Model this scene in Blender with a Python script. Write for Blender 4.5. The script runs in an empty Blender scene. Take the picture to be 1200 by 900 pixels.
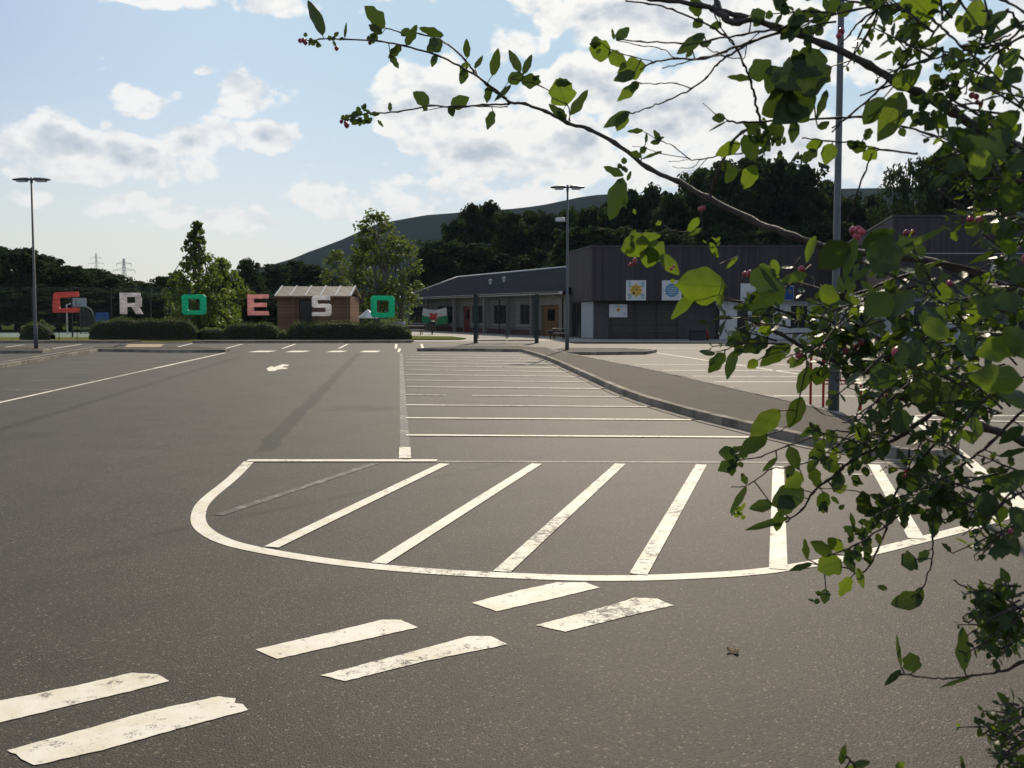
import bpy, math, random
from mathutils import Vector, Matrix, noise
R = math.radians
random.seed(7)
scene = bpy.context.scene
col = scene.collection

# ------------------------------------------------------------------ camera
W, H, F = 1200.0, 900.0, 1030.0
CAM_H = 1.8
PITCH = R(3.0)
HORIZON = 367.0
PY = HORIZON + F * math.tan(PITCH)          # principal point row
cp, sp = math.cos(PITCH), math.sin(PITCH)

cam_data = bpy.data.cameras.new('camera')
cam = bpy.data.objects.new('camera', cam_data)
col.objects.link(cam)
cam.location = (0, 0, CAM_H)
cam.rotation_euler = (R(90) - PITCH, 0, 0)
cam_data.sensor_width = 36
cam_data.lens = 36 * F / W
cam_data.shift_y = -(450 - PY) / W * -1 * -1
cam_data.clip_start = 0.05
cam_data.clip_end = 6000
cam_data.dof.use_dof = True
cam_data.dof.focus_distance = 4.0
cam_data.dof.aperture_fstop = cam_data.lens / 1.5
scene.camera = cam


def ray(u, v):
    x = (u - W / 2) / F
    zc = -(v - PY) / F
    return Vector((x, cp + zc * sp, -sp + zc * cp))


def G(u, v, z=0.0):                          # the point of the ground seen at a pixel
    d = ray(u, v)
    t = (z - CAM_H) / d.z
    return Vector((d.x * t, d.y * t, z))


def P(u, v, Y):                              # a point at distance Y
    d = ray(u, v)
    t = Y / d.y
    return Vector((d.x * t, Y, CAM_H + d.z * t))


def px(n, Y):
    return n * Y / F


# ------------------------------------------------------------------ object helpers
WLOC = {}


def tag(o, label=None, cat=None, group=None, kind=None):
    if label: o['label'] = label
    if cat: o['category'] = cat
    if group: o['group'] = group
    if kind: o['kind'] = kind
    return o


def empty(name, loc, label=None, cat=None, group=None):
    o = bpy.data.objects.new(name, None)
    o.empty_display_size = 0.3
    col.objects.link(o)
    o.location = loc
    WLOC[o.name] = Vector(loc)
    return tag(o, label, cat, group)


class MB:
    def __init__(s):
        s.v = []; s.f = []; s.m = []; s.sm = []; s.aux = {}
        s.mi = 0; s.smooth = False; s.col = []; s.c = 0.5

    def add(s, vs, fs):
        b = len(s.v)
        s.v += [Vector(p) for p in vs]
        s.col += [s.c] * len(vs)
        for f in fs:
            s.f.append([b + i for i in f]); s.m.append(s.mi); s.sm.append(s.smooth)
        return s

    def box(s, c, size, rz=0.0, bev=0.0):
        sx, sy, sz = [q / 2 for q in size]
        M = Matrix.Rotation(rz, 3, 'Z')
        c = Vector(c)
        vs = [c + M @ Vector((x, y, z)) for z in (-sz, sz) for x, y in ((-sx, -sy), (sx, -sy), (sx, sy), (-sx, sy))]
        return s.add(vs, [(3, 2, 1, 0), (4, 5, 6, 7), (0, 1, 5, 4), (1, 2, 6, 5), (2, 3, 7, 6), (3, 0, 4, 7)])

    def prism(s, poly, z0, z1, bev=0.0):
        n = len(poly)
        a = sum(poly[i][0] * poly[(i + 1) % n][1] - poly[(i + 1) % n][0] * poly[i][1] for i in range(n))
        if a < 0: poly = poly[::-1]
        vs = [(p[0], p[1], z0) for p in poly] + [(p[0], p[1], z1) for p in poly]
        fs = [tuple(range(n))[::-1], tuple(range(n, 2 * n))] + [(i, (i + 1) % n, n + (i + 1) % n, n + i) for i in range(n)]
        return s.add(vs, fs)

    def sheet(s, poly, z):
        n = len(poly)
        a = sum(poly[i][0] * poly[(i + 1) % n][1] - poly[(i + 1) % n][0] * poly[i][1] for i in range(n))
        if a < 0: poly = poly[::-1]
        return s.add([(p[0], p[1], z) for p in poly], [tuple(range(n))])

    def tube(s, pts, radii, n=6, cap=True):
        pts = [Vector(p) for p in pts]
        if not isinstance(radii, (list, tuple)): radii = [radii] * len(pts)
        b = len(s.v)
        vs = []; fs = []
        up = Vector((0.13, 0.31, 0.94))
        for i, p in enumerate(pts):
            t = (pts[min(i + 1, len(pts) - 1)] - pts[max(i - 1, 0)])
            if t.length < 1e-9: t = Vector((0, 0, 1))
            t.normalize()
            a = t.cross(up)
            if a.length < 0.05: a = t.cross(Vector((1, 0, 0)))
            a.normalize(); c = t.cross(a)
            for k in range(n):
                an = 2 * math.pi * k / n
                vs.append(p + (a * math.cos(an) + c * math.sin(an)) * radii[i])
        for i in range(len(pts) - 1):
            for k in range(n):
                fs.append((i * n + k, i * n + (k + 1) % n, (i + 1) * n + (k + 1) % n, (i + 1) * n + k))
        if cap:
            fs.append(tuple(range(n))[::-1]); fs.append(tuple(range((len(pts) - 1) * n, len(pts) * n)))
        sm = s.smooth; s.smooth = True
        s.add(vs, fs); s.smooth = sm
        return s

    def ball(s, c, r, seg=10, rings=6, sq=(1, 1, 1)):
        c = Vector(c); vs = []; fs = []
        for i in range(rings + 1):
            th = math.pi * i / rings
            for k in range(seg):
                ph = 2 * math.pi * k / seg
                vs.append(c + Vector((r * sq[0] * math.sin(th) * math.cos(ph), r * sq[1] * math.sin(th) * math.sin(ph), r * sq[2] * math.cos(th))))
        for i in range(rings):
            for k in range(seg):
                fs.append((i * seg + k, (i + 1) * seg + k, (i + 1) * seg + (k + 1) % seg, i * seg + (k + 1) % seg))
        sm = s.smooth; s.smooth = True
        s.add(vs, fs); s.smooth = sm
        return s

    def build(s, name, mat, parent=None, bevel=0.0, origin=None):
        off = Vector((0, 0, 0))
        if parent is not None: off = WLOC[parent.name]
        elif origin is not None: off = Vector(origin)
        me = bpy.data.meshes.new(name)
        me.from_pydata([tuple(p - off) for p in s.v], [], s.f)
        mats = mat if isinstance(mat, (list, tuple)) else [mat]
        for m in mats: me.materials.append(m)
        me.polygons.foreach_set('material_index', s.m)
        me.polygons.foreach_set('use_smooth', s.sm)
        at = me.attributes.new('tint', 'FLOAT', 'POINT')
        at.data.foreach_set('value', s.col)
        if s.aux:
            ax_ = me.attributes.new('blade', 'FLOAT_VECTOR', 'POINT')
            flat = []
            for i in range(len(s.v)): flat += s.aux.get(i, (0.0, 1.0, 0.0))
            ax_.data.foreach_set('vector', flat)
        me.update()
        o = bpy.data.objects.new(name, me)
        col.objects.link(o)
        if parent is not None:
            o.parent = parent
        else:
            o.location = off
        WLOC[o.name] = off
        if bevel > 0:
            b = o.modifiers.new('edge', 'BEVEL'); b.width = bevel; b.segments = 2; b.limit_method = 'ANGLE'
        return o


# ------------------------------------------------------------------ materials
def new_mat(name):
    m = bpy.data.materials.new(name)
    m.use_nodes = True
    nt = m.node_tree
    nt.nodes.clear()
    out = nt.nodes.new('ShaderNodeOutputMaterial')
    return m, nt, out


class N:
    """tiny node builder"""
    def __init__(s, nt): s.nt = nt

    def node(s, typ, ins=None, **kw):
        n = s.nt.nodes.new(typ)
        for k, v in kw.items(): setattr(n, k, v)
        for k, v in (ins or {}).items():
            if isinstance(v, bpy.types.NodeSocket): s.nt.links.new(v, n.inputs[k])
            else: n.inputs[k].default_value = v
        return n

    def math(s, op, a, b=0.0, c=0.0, clamp=False):
        n = s.node('ShaderNodeMath', {0: a, 1: b, 2: c}, operation=op)
        n.use_clamp = clamp
        return n.outputs[0]

    def vmath(s, op, a, b=(0, 0, 0)):
        n = s.node('ShaderNodeVectorMath', {0: a, 1: b}, operation=op)
        return n

    def mix(s, f, a, b, blend='MIX'):
        n = s.nt.nodes.new('ShaderNodeMix'); n.data_type = 'RGBA'; n.blend_type = blend
        for i, v in ((0, f), (6, a), (7, b)):
            if isinstance(v, bpy.types.NodeSocket): s.nt.links.new(v, n.inputs[i])
            else: n.inputs[i].default_value = v
        return n.outputs[2]

    def ramp(s, f, lo, hi, smooth=True):
        n = s.node('ShaderNodeMapRange', {0: f, 1: lo, 2: hi, 3: 0.0, 4: 1.0})
        n.interpolation_type = 'SMOOTHSTEP' if smooth else 'LINEAR'
        n.clamp = True
        return n.outputs[0]

    def noise(s, vec, scale, detail=4, rough=0.55, dist=0.0):
        return s.node('ShaderNodeTexNoise', {'Vector': vec, 'Scale': scale, 'Detail': detail, 'Roughness': rough, 'Distortion': dist})


def C3(r, g, b): return (r, g, b, 1.0)


def simple(name, rgb, rough=0.6, metal=0.0, var=0.15, scale=3.0, bump=0.0, bscale=40.0, spec=0.5):
    m, nt, out = new_mat(name); q = N(nt)
    tc = q.node('ShaderNodeTexCoord').outputs['Object']
    n1 = q.noise(tc, scale, 6, 0.65)
    lo = tuple(c * (1 - var) for c in rgb) + (1,)
    hi = tuple(min(1, c * (1 + var)) for c in rgb) + (1,)
    f = q.ramp(n1.outputs[0], 0.3, 0.7)
    cc = q.mix(f, lo, hi)
    b = q.node('ShaderNodeBsdfPrincipled', {'Base Color': cc, 'Roughness': rough, 'Metallic': metal, 'Specular IOR Level': spec})
    if bump > 0:
        n2 = q.noise(tc, bscale, 4, 0.6)
        bp = q.node('ShaderNodeBump', {'Height': n2.outputs[0], 'Strength': bump, 'Distance': 0.01})
        nt.links.new(bp.outputs[0], b.inputs['Normal'])
    nt.links.new(b.outputs[0], out.inputs[0])
    return m


def leaf_mat(name, dark, light, trans, tw=0.4, rough=0.45, spec=0.35, nscale=0.4, blem=False):
    m, nt, out = new_mat(name); q = N(nt)
    at = q.node('ShaderNodeAttribute', attribute_name='tint').outputs['Fac']
    oi = q.node('ShaderNodeObjectInfo').outputs['Random']
    geo = q.node('ShaderNodeNewGeometry').outputs['Position']
    n1 = q.noise(geo, nscale, 3, 0.6).outputs[0]
    f = q.math('ADD', q.math('MULTIPLY', at, 0.6), q.math('MULTIPLY', n1, 0.4))
    cc = q.mix(f, dark + (1,), light + (1,))
    br = q.math('ADD', q.math('MULTIPLY', oi, 0.35), 0.82)
    cc = q.mix(1.0, cc, q.node('ShaderNodeCombineColor', {0: br, 1: br, 2: br}).outputs[0], 'MULTIPLY')
    nrm_in = None
    if blem:
        bs = q.node('ShaderNodeSeparateXYZ', {0: q.node('ShaderNodeAttribute', attribute_name='blade').outputs['Vector']})
        ak = q.math('ABSOLUTE', bs.outputs[1])
        vf = q.math('ABSOLUTE', q.math('SUBTRACT', q.math('FRACT', q.math('SUBTRACT', q.math('MULTIPLY', bs.outputs[0], 6.0), q.math('MULTIPLY', ak, 1.7))), 0.5))
        vein = q.math('MULTIPLY', q.math('SUBTRACT', 1.0, q.ramp(vf, 0.02, 0.11)), 0.55)
        vein = q.math('MAXIMUM', vein, q.math('SUBTRACT', 1.0, q.ramp(ak, 0.02, 0.09)))
        cc = q.mix(q.math('MULTIPLY', vein, 0.5), cc, tuple(c * 2.0 for c in light) + (1,))
        hue = q.node('ShaderNodeTexWhiteNoise', {'W': bs.outputs[2]}, noise_dimensions='1D').outputs[0]
        cc = q.mix(q.math('MULTIPLY', q.ramp(hue, 0.8, 1.0), 0.5), cc, (0.10, 0.085, 0.02, 1))
        bmp = q.node('ShaderNodeBump', {'Height': q.math('ADD', q.math('MULTIPLY', vein, -0.6), q.noise(geo, 90.0, 3).outputs[0]), 'Strength': 0.35, 'Distance': 0.0015})
        nrm_in = bmp.outputs[0]
        bl_n = q.noise(geo, 160.0, 5, 0.7).outputs[0]
        big_n = q.noise(geo, 22.0, 2, 0.5).outputs[0]
        bf = q.math('MULTIPLY', q.ramp(bl_n, 0.60, 0.70), q.ramp(big_n, 0.45, 0.65))
        cc = q.mix(q.math('MULTIPLY', bf, 0.8), cc, (0.075, 0.045, 0.015, 1))
    tr = q.mix(f, tuple(c * 0.7 for c in trans) + (1,), trans + (1,))
    if nrm_in is not None:
        tr = q.mix(q.math('MULTIPLY', vein, 0.55), tr, tuple(c * 0.45 for c in trans) + (1,))
        tr = q.mix(q.math('MULTIPLY', bf, 0.8), tr, (0.06, 0.04, 0.01, 1))
    b = q.node('ShaderNodeBsdfPrincipled', {'Base Color': cc, 'Roughness': rough, 'Specular IOR Level': spec})
    if nrm_in is not None: nt.links.new(nrm_in, b.inputs['Normal'])
    t = q.node('ShaderNodeBsdfTranslucent', {'Color': tr})
    mx = q.node('ShaderNodeMixShader', {0: tw, 1: b.outputs[0], 2: t.outputs[0]})
    nt.links.new(mx.outputs[0], out.inputs[0])
    return m


# car park axis
AX = Vector((-0.127, 0.992, 0)).normalized()
BX = Vector((0.992, 0.127, 0)).normalized()


def seg_band(q, pos, a, b, w0, w1):
    """0..1 mask of a strip between two ground points (for seams, stains and dark streaks in the tarmac)"""
    a = Vector((a[0], a[1], 0)); b = Vector((b[0], b[1], 0))
    t = (b - a); L = t.length; t.normalize(); n = Vector((-t.y, t.x, 0))
    dn = q.vmath('DOT_PRODUCT', q.vmath('SUBTRACT', pos, tuple(a)).outputs[0], tuple(n)).outputs['Value']
    dt = q.vmath('DOT_PRODUCT', q.vmath('SUBTRACT', pos, tuple(a)).outputs[0], tuple(t)).outputs['Value']
    ab = q.math('ABSOLUTE', dn)
    k = q.math('SUBTRACT', 1.0, q.ramp(ab, w0, w1))
    e = q.math('MULTIPLY', q.ramp(dt, -0.3, 0.4), q.math('SUBTRACT', 1.0, q.ramp(dt, L - 0.5, L + 0.5)))
    return q.math('MULTIPLY', k, e)


def asphalt(name, base, seams=True, warm=(1.0, 0.82, 0.62), spec=0.27, rough=0.70):
    m, nt, out = new_mat(name); q = N(nt)
    pos = q.node('ShaderNodeNewGeometry').outputs['Position']
    big = q.noise(pos, 0.12, 5, 0.6, 0.6).outputs[0]
    mid = q.noise(pos, 1.3, 5, 0.65).outputs[0]
    fine = q.noise(pos, 130.0, 3, 0.7).outputs[0]
    v = q.node('ShaderNodeTexVoronoi', {'Vector': pos, 'Scale': 95.0})
    v2 = q.node('ShaderNodeTexVoronoi', {'Vector': pos, 'Scale': 62.0})
    lum = q.math('ADD', q.math('MULTIPLY', big, 0.5), q.math('MULTIPLY', mid, 0.5))
    k = q.math('ADD', 0.15, q.math('MULTIPLY', lum, 1.7))
    k = q.math('MULTIPLY', k, q.math('ADD', 0.5, q.math('MULTIPLY', fine, 1.0)))
    sepr = q.node('ShaderNodeSeparateColor', {0: v.outputs['Color']}).outputs[0]
    sep2 = q.node('ShaderNodeSeparateColor', {0: v2.outputs['Color']}).outputs[1]
    k = q.math('MULTIPLY', k, q.math('ADD', 0.65, q.math('MULTIPLY', sepr, 0.7)))
    st = q.math('MULTIPLY', q.math('GREATER_THAN', sepr, 0.965), 1.6)
    st2 = q.math('MULTIPLY', q.math('MULTIPLY', q.math('GREATER_THAN', sep2, 0.984), q.math('LESS_THAN', v2.outputs['Distance'], 0.22)), 2.6)
    k = q.math('ADD', q.math('ADD', k, st), st2)
    if seams:
        dirt = None
        wob = q.math('MULTIPLY', q.math('SUBTRACT', q.noise(pos, 0.7, 3).outputs[0], 0.5), 0.25)
        wv = q.node('ShaderNodeCombineXYZ', {0: wob, 1: wob, 2: 0.0}).outputs[0]
        p2 = q.vmath('ADD', pos, wv).outputs[0]
        s1 = seg_band(q, p2, G(306, 530), G(420, 414), 0.09, 0.17)
        s2 = seg_band(q, p2, G(-60, 522), G(285, 417), 0.04, 0.20)
        s3 = seg_band(q, p2, G(140, 634), G(660, 530), 0.02, 0.12)  # long thin dark streak across the near tarmac
        s4 = seg_band(q, p2, G(390, 479), G(465, 478), 0.0, 0.9)
        s5 = seg_band(q, p2, G(20, 664), G(190, 640), 0.02, 0.22)  # dark streak at the left edge
        s6 = seg_band(q, p2, G(700, 497), G(860, 499), 0.0, 0.7)
        s7 = seg_band(q, p2, G(520, 470), G(620, 474), 0.0, 0.7)
        s8 = seg_band(q, p2, G(430, 420), G(455, 423), 0.0, 0.8)  # soft dark smear on the far tarmac
        s9 = seg_band(q, p2, G(585, 578), G(760, 566), 0.0, 0.35)  # soft dark streak across the hatched zone
        vw = q.vmath('ADD', pos, q.vmath('SCALE', q.noise(pos, 1.6, 5, 0.65).outputs['Color']).outputs[0])
        ve = q.node('ShaderNodeTexVoronoi', {'Vector': vw.outputs[0], 'Scale': 0.16}, feature='DISTANCE_TO_EDGE').outputs['Distance']
        crack = q.math('MULTIPLY', q.math('SUBTRACT', 1.0, q.ramp(ve, 0.0008, 0.0032)), q.ramp(q.noise(pos, 0.22, 3).outputs[0], 0.48, 0.6))
        vb_ = q.node('ShaderNodeTexVoronoi', {'Vector': p2, 'Scale': 0.42})
        bsel = q.math('GREATER_THAN', q.node('ShaderNodeSeparateColor', {0: vb_.outputs['Color']}).outputs[0], 0.7)
        blot = q.math('MULTIPLY', q.math('SUBTRACT', 1.0, q.ramp(vb_.outputs['Distance'], 0.05, 0.3)), bsel)
        brk = q.ramp(q.noise(pos, 2.2, 4).outputs[0], 0.25, 0.6)
        tot = q.math('ADD', q.math('MULTIPLY', s1, 0.72), q.math('MULTIPLY', s2, 0.42))
        for sN, wgt in ((s3, 0.38), (s4, 0.75), (s5, 0.3), (s6, 0.32), (s7, 0.3), (s8, 0.3), (s9, 0.22), (crack, 0.55), (blot, 0.3)):
            tot = q.math('ADD', tot, q.math('MULTIPLY', q.math('MULTIPLY', sN, brk), wgt))
        k = q.math('MULTIPLY', k, q.math('SUBTRACT', 1.0, tot))
    rgb = q.node('ShaderNodeCombineColor', {0: q.math('MULTIPLY', k, base * warm[0]), 1: q.math('MULTIPLY', k, base * warm[1]), 2: q.math('MULTIPLY', k, base * warm[2])}).outputs[0]
    hgt = q.math('ADD', q.math('MULTIPLY', v.outputs['Distance'], -0.8), q.math('MULTIPLY', fine, 0.6))
    bp = q.node('ShaderNodeBump', {'Height': hgt, 'Strength': 0.55, 'Distance': 0.006})
    b = q.node('ShaderNodeBsdfPrincipled', {'Base Color': rgb, 'Roughness': rough, 'Specular IOR Level': spec, 'Normal': bp.outputs[0]})
    nt.links.new(b.outputs[0], out.inputs[0])
    return m


def paint_mat(name, rgb, wear=0.40, wscale=16.0, asph=(0.06, 0.055, 0.05)):
    m, nt, out = new_mat(name); q = N(nt)
    pos = q.node('ShaderNodeNewGeometry').outputs['Position']
    n1 = q.noise(pos, wscale, 8, 0.72, 0.4).outputs[0]
    n2 = q.noise(pos, 1.1, 4, 0.6).outputs[0]
    n3 = q.noise(pos, 110, 3, 0.7).outputs[0]
    mix = q.math('ADD', q.math('ADD', q.math('MULTIPLY', n1, 0.55), q.math('MULTIPLY', n2, 0.35)), q.math('MULTIPLY', n3, 0.25))
    thr = 1.0 - wear
    f = q.ramp(mix, thr - 0.05, thr + 0.05)
    dirty = q.ramp(q.noise(pos, 3.0, 6, 0.7).outputs[0], 0.35, 0.75)
    c1 = q.mix(dirty, rgb + (1,), tuple(c * s for c, s in zip(rgb, (0.82, 0.77, 0.66))) + (1,))
    cc = q.mix(f, c1, asph + (1,))
    b = q.node('ShaderNodeBsdfPrincipled', {'Base Color': cc, 'Roughness': 0.65, 'Specular IOR Level': 0.4})
    bp = q.node('ShaderNodeBump', {'Height': q.math('ADD', q.math('MULTIPLY', n3, 0.6), q.math('MULTIPLY', f, -0.5)), 'Strength': 0.4, 'Distance': 0.004})
    nt.links.new(bp.outputs[0], b.inputs['Normal'])
    nt.links.new(b.outputs[0], out.inputs[0])
    return m


def board_mat(name, rgb, board=0.14, horiz=False, rough=0.75, var=0.35, spec=0.3):
    """timber cladding: boards with grooves and grain"""
    m, nt, out = new_mat(name); q = N(nt)
    tc = q.node('ShaderNodeTexCoord').outputs['Object']
    s = q.node('ShaderNodeSeparateXYZ', {0: tc})
    along = q.math('ADD', s.outputs[0], s.outputs[1]) if not horiz else s.outputs[2]
    k = q.math('DIVIDE', along, board)
    fl = q.math('FLOOR', k)
    fr = q.math('FRACT', k)
    wn = q.node('ShaderNodeTexWhiteNoise', {'W': fl}, noise_dimensions='1D').outputs[0]
    grain = q.noise(q.vmath('MULTIPLY', tc, (14, 14, 1.0) if not horiz else (1.2, 1.2, 14)).outputs[0], 1.0, 5, 0.6).outputs[0]
    stain = q.noise(tc, 0.35, 4, 0.6).outputs[0]
    lum = q.math('ADD', q.math('ADD', q.math('MULTIPLY', wn, var), q.math('MULTIPLY', grain, 0.35)), q.math('MULTIPLY', stain, 0.5))
    lum = q.math('ADD', 0.4, lum)
    gr = q.math('MINIMUM', q.ramp(fr, 0.0, 0.07), q.math('SUBTRACT', 1.0, q.ramp(fr, 0.93, 1.0)))
    lum2 = q.math('MULTIPLY', lum, q.math('ADD', 0.35, q.math('MULTIPLY', gr, 0.65)))
    rc = q.node('ShaderNodeCombineColor', {0: q.math('MULTIPLY', lum2, rgb[0]), 1: q.math('MULTIPLY', lum2, rgb[1]), 2: q.math('MULTIPLY', lum2, rgb[2])}).outputs[0]
    bp = q.node('ShaderNodeBump', {'Height': gr, 'Strength': 0.6, 'Distance': 0.01})
    b = q.node('ShaderNodeBsdfPrincipled', {'Base Color': rc, 'Roughness': rough, 'Specular IOR Level': spec, 'Normal': bp.outputs[0]})
    nt.links.new(b.outputs[0], out.inputs[0])
    return m


def grass_mat(name, a, b_, scale=2.0):
    m, nt, out = new_mat(name); q = N(nt)
    pos = q.node('ShaderNodeNewGeometry').outputs['Position']
    n1 = q.noise(pos, scale, 8, 0.75).outputs[0]
    n2 = q.noise(pos, 0.05, 4, 0.6).outputs[0]
    f = q.ramp(q.math('ADD', q.math('MULTIPLY', n1, 0.6), q.math('MULTIPLY', n2, 0.4)), 0.35, 0.65)
    cc = q.mix(f, a + (1,), b_ + (1,))
    bp = q.node('ShaderNodeBump', {'Height': n1, 'Strength': 0.8, 'Distance': 0.05})
    b = q.node('ShaderNodeBsdfPrincipled', {'Base Color': cc, 'Roughness': 0.95, 'Specular IOR Level': 0.0, 'Normal': bp.outputs[0]})
    nt.links.new(b.outputs[0], out.inputs[0])
    return m


M = {}
M['asphalt'] = asphalt('asphalt', 0.053)
M['asphalt_path'] = asphalt('asphalt_path', 0.062, seams=False, spec=0.18, rough=0.85)
M['concrete'] = simple('kerb_concrete', (0.27, 0.24, 0.20), 0.9, var=0.3, scale=2.5, bump=0.3, bscale=60, spec=0.15)
nt_ = M['concrete'].node_tree; q_ = N(nt_)
b_ = next(n for n in nt_.nodes if n.type == 'BSDF_PRINCIPLED'); src_ = b_.inputs['Base Color'].links[0].from_socket
at_ = q_.math('ADD', 0.62, q_.math('MULTIPLY', q_.node('ShaderNodeAttribute', attribute_name='tint').outputs['Fac'], 0.76))
nt_.links.new(q_.mix(1.0, src_, q_.node('ShaderNodeCombineColor', {0: at_, 1: at_, 2: at_}).outputs[0], 'MULTIPLY'), b_.inputs['Base Color'])
M['paving'] = simple('pale_paving', (0.36, 0.33, 0.28), 0.85, var=0.2, scale=0.6, bump=0.2)
M['tactile'] = simple('tactile_buff', (0.38, 0.27, 0.17), 0.85, var=0.2, scale=2, bump=0.5, bscale=30)
M['paint'] = paint_mat('road_paint', (0.82, 0.77, 0.66), 0.345, 13)
M['paint_scuffed'] = paint_mat('road_paint_scuffed', (0.80, 0.75, 0.64), 0.38, 15)
M['paint_worn'] = paint_mat('road_paint_worn', (0.60, 0.565, 0.49), 0.37, 9)
M['paint_faint'] = paint_mat('road_paint_faint', (0.27, 0.25, 0.22), 0.47, 8)
M['grass'] = grass_mat('grass', (0.08, 0.11, 0.025), (0.18, 0.18, 0.05))
M['field'] = grass_mat('field', (0.035, 0.055, 0.018), (0.07, 0.085, 0.03), 0.6)
M['galv'] = simple('galvanised_steel', (0.15, 0.155, 0.155), 0.6, 0.4, 0.15, 4)
M['galvdark'] = simple('lamp_grey', (0.10, 0.105, 0.11), 0.5, 0.3, 0.15, 4)
M['lens'] = simple('lamp_glass', (0.5, 0.5, 0.48), 0.2)
M['white'] = simple('white_paint', (0.78, 0.77, 0.75), 0.5, var=0.06)
M['cream'] = simple('cream_render', (0.22, 0.205, 0.18), 0.85, var=0.1, scale=0.8)
M['roofgrey'] = board_mat('standing_seam_roof', (0.028, 0.034, 0.043), 0.6, rough=0.9, var=0.1, spec=0.0)
M['fascia'] = simple('pale_fascia', (0.55, 0.56, 0.56), 0.5, var=0.08)
M['glass'] = simple('dark_glass', (0.015, 0.018, 0.02), 0.08, spec=0.6)
M['frame'] = simple('dark_frame', (0.05, 0.052, 0.055), 0.5)
M['reddoor'] = simple('red_door', (0.17, 0.02, 0.025), 0.5)
M['wooddoor'] = board_mat('oak_door', (0.16, 0.09, 0.04), 0.12)
M['plinth'] = simple('brick_plinth', (0.10, 0.04, 0.032), 0.85, var=0.3, scale=6)
M['cladding'] = board_mat('weathered_cladding', (0.075, 0.062, 0.066), 0.16)
M['slat'] = board_mat('slatted_screen', (0.11, 0.095, 0.08), 0.22, True)
M['soffit'] = simple('soffit_grey', (0.085, 0.08, 0.08), 0.8)
M['greypanel'] = simple('grey_panel', (0.42, 0.44, 0.46), 0.6, var=0.08)
M['darkgreen'] = simple('green_powder_coat', (0.012, 0.028, 0.022), 0.5)
M['shedwood'] = board_mat('shed_boards', (0.22, 0.12, 0.08), 0.12, True)
M['shedroof'] = board_mat('shed_roof_felt', (0.36, 0.31, 0.25), 0.9, var=0.2)
M['redsteel'] = simple('red_steel', (0.45, 0.02, 0.025), 0.4)
M['blue'] = simple('blue_board', (0.02, 0.09, 0.30), 0.5)
M['lblue'] = simple('light_blue', (0.10, 0.32, 0.48), 0.5)
M['teal'] = simple('teal_paint', (0.02, 0.30, 0.30), 0.5)
M['orange'] = simple('orange_paint', (0.70, 0.34, 0.04), 0.5)
M['yellow'] = simple('yellow_paint', (0.75, 0.52, 0.08), 0.5)
M['flagred'] = simple('flag_red', (0.60, 0.03, 0.03), 0.7)
M['flaggreen'] = simple('flag_green', (0.02, 0.28, 0.12), 0.7)
M['bark'] = simple('bark', (0.075, 0.055, 0.04), 0.9, var=0.35, scale=5, bump=0.6, bscale=20)
M['palebark'] = simple('pale_bark', (0.13, 0.12, 0.10), 0.85, var=0.35, scale=5)
M['stem'] = simple('shrub_stem', (0.06, 0.042, 0.034), 0.65, var=0.35, scale=60, bump=0.4, bscale=300)
M['moor'] = grass_mat('moorland', (0.007, 0.019, 0.021), (0.014, 0.025, 0.028), 0.02)
M['pylon'] = simple('pylon_steel', (0.30, 0.31, 0.32), 0.6, 0.2)
M['plasticdark'] = simple('dark_plastic', (0.02, 0.02, 0.022), 0.5)
M['lilac'] = simple('lilac_cloth', (0.28, 0.26, 0.42), 0.8)
M['deadleaf'] = simple('dead_leaf', (0.45, 0.33, 0.19), 0.7, var=0.4, scale=40)
M['soil'] = simple('soil', (0.06, 0.045, 0.03), 0.95, var=0.4, scale=4, bump=0.8, bscale=15)
M['wood_leaf'] = leaf_mat('wood_foliage', (0.016, 0.028, 0.020), (0.042, 0.060, 0.030), (0.07, 0.11, 0.03), 0.25, 0.85, 0.04, 0.15)
M['mid_leaf'] = leaf_mat('garden_tree_foliage', (0.035, 0.055, 0.012), (0.09, 0.125, 0.022), (0.24, 0.32, 0.04), 0.45, 0.55, 0.25, 0.4)
M['birch_leaf'] = leaf_mat('birch_foliage', (0.042, 0.064, 0.015), (0.10, 0.125, 0.030), (0.20, 0.26, 0.045), 0.42, 0.55, 0.25, 0.4)
M['hedge_leaf'] = leaf_mat('hedge_foliage', (0.028, 0.045, 0.016), (0.07, 0.09, 0.028), (0.14, 0.18, 0.04), 0.35, 0.6, 0.2, 1.2)
M['hedge_core'] = simple('hedge_twigs', (0.018, 0.022, 0.012), 0.95, var=0.3)
M['shrub_leaf'] = leaf_mat('shrub_foliage', (0.02, 0.036, 0.012), (0.046, 0.075, 0.02), (0.085, 0.135, 0.014), 0.32, 0.42, 0.4, 30, True)
M['shrub_bright'] = leaf_mat('shrub_sunlit_foliage', (0.03, 0.055, 0.014), (0.06, 0.092, 0.018), (0.21, 0.30, 0.018), 0.45, 0.42, 0.4, 30, True)  # brighter copy of the leaf material: sun shining through put into its colour
M['berry'] = simple('pink_berry', (0.40, 0.055, 0.085), 0.35, var=0.5, scale=90)


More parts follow.
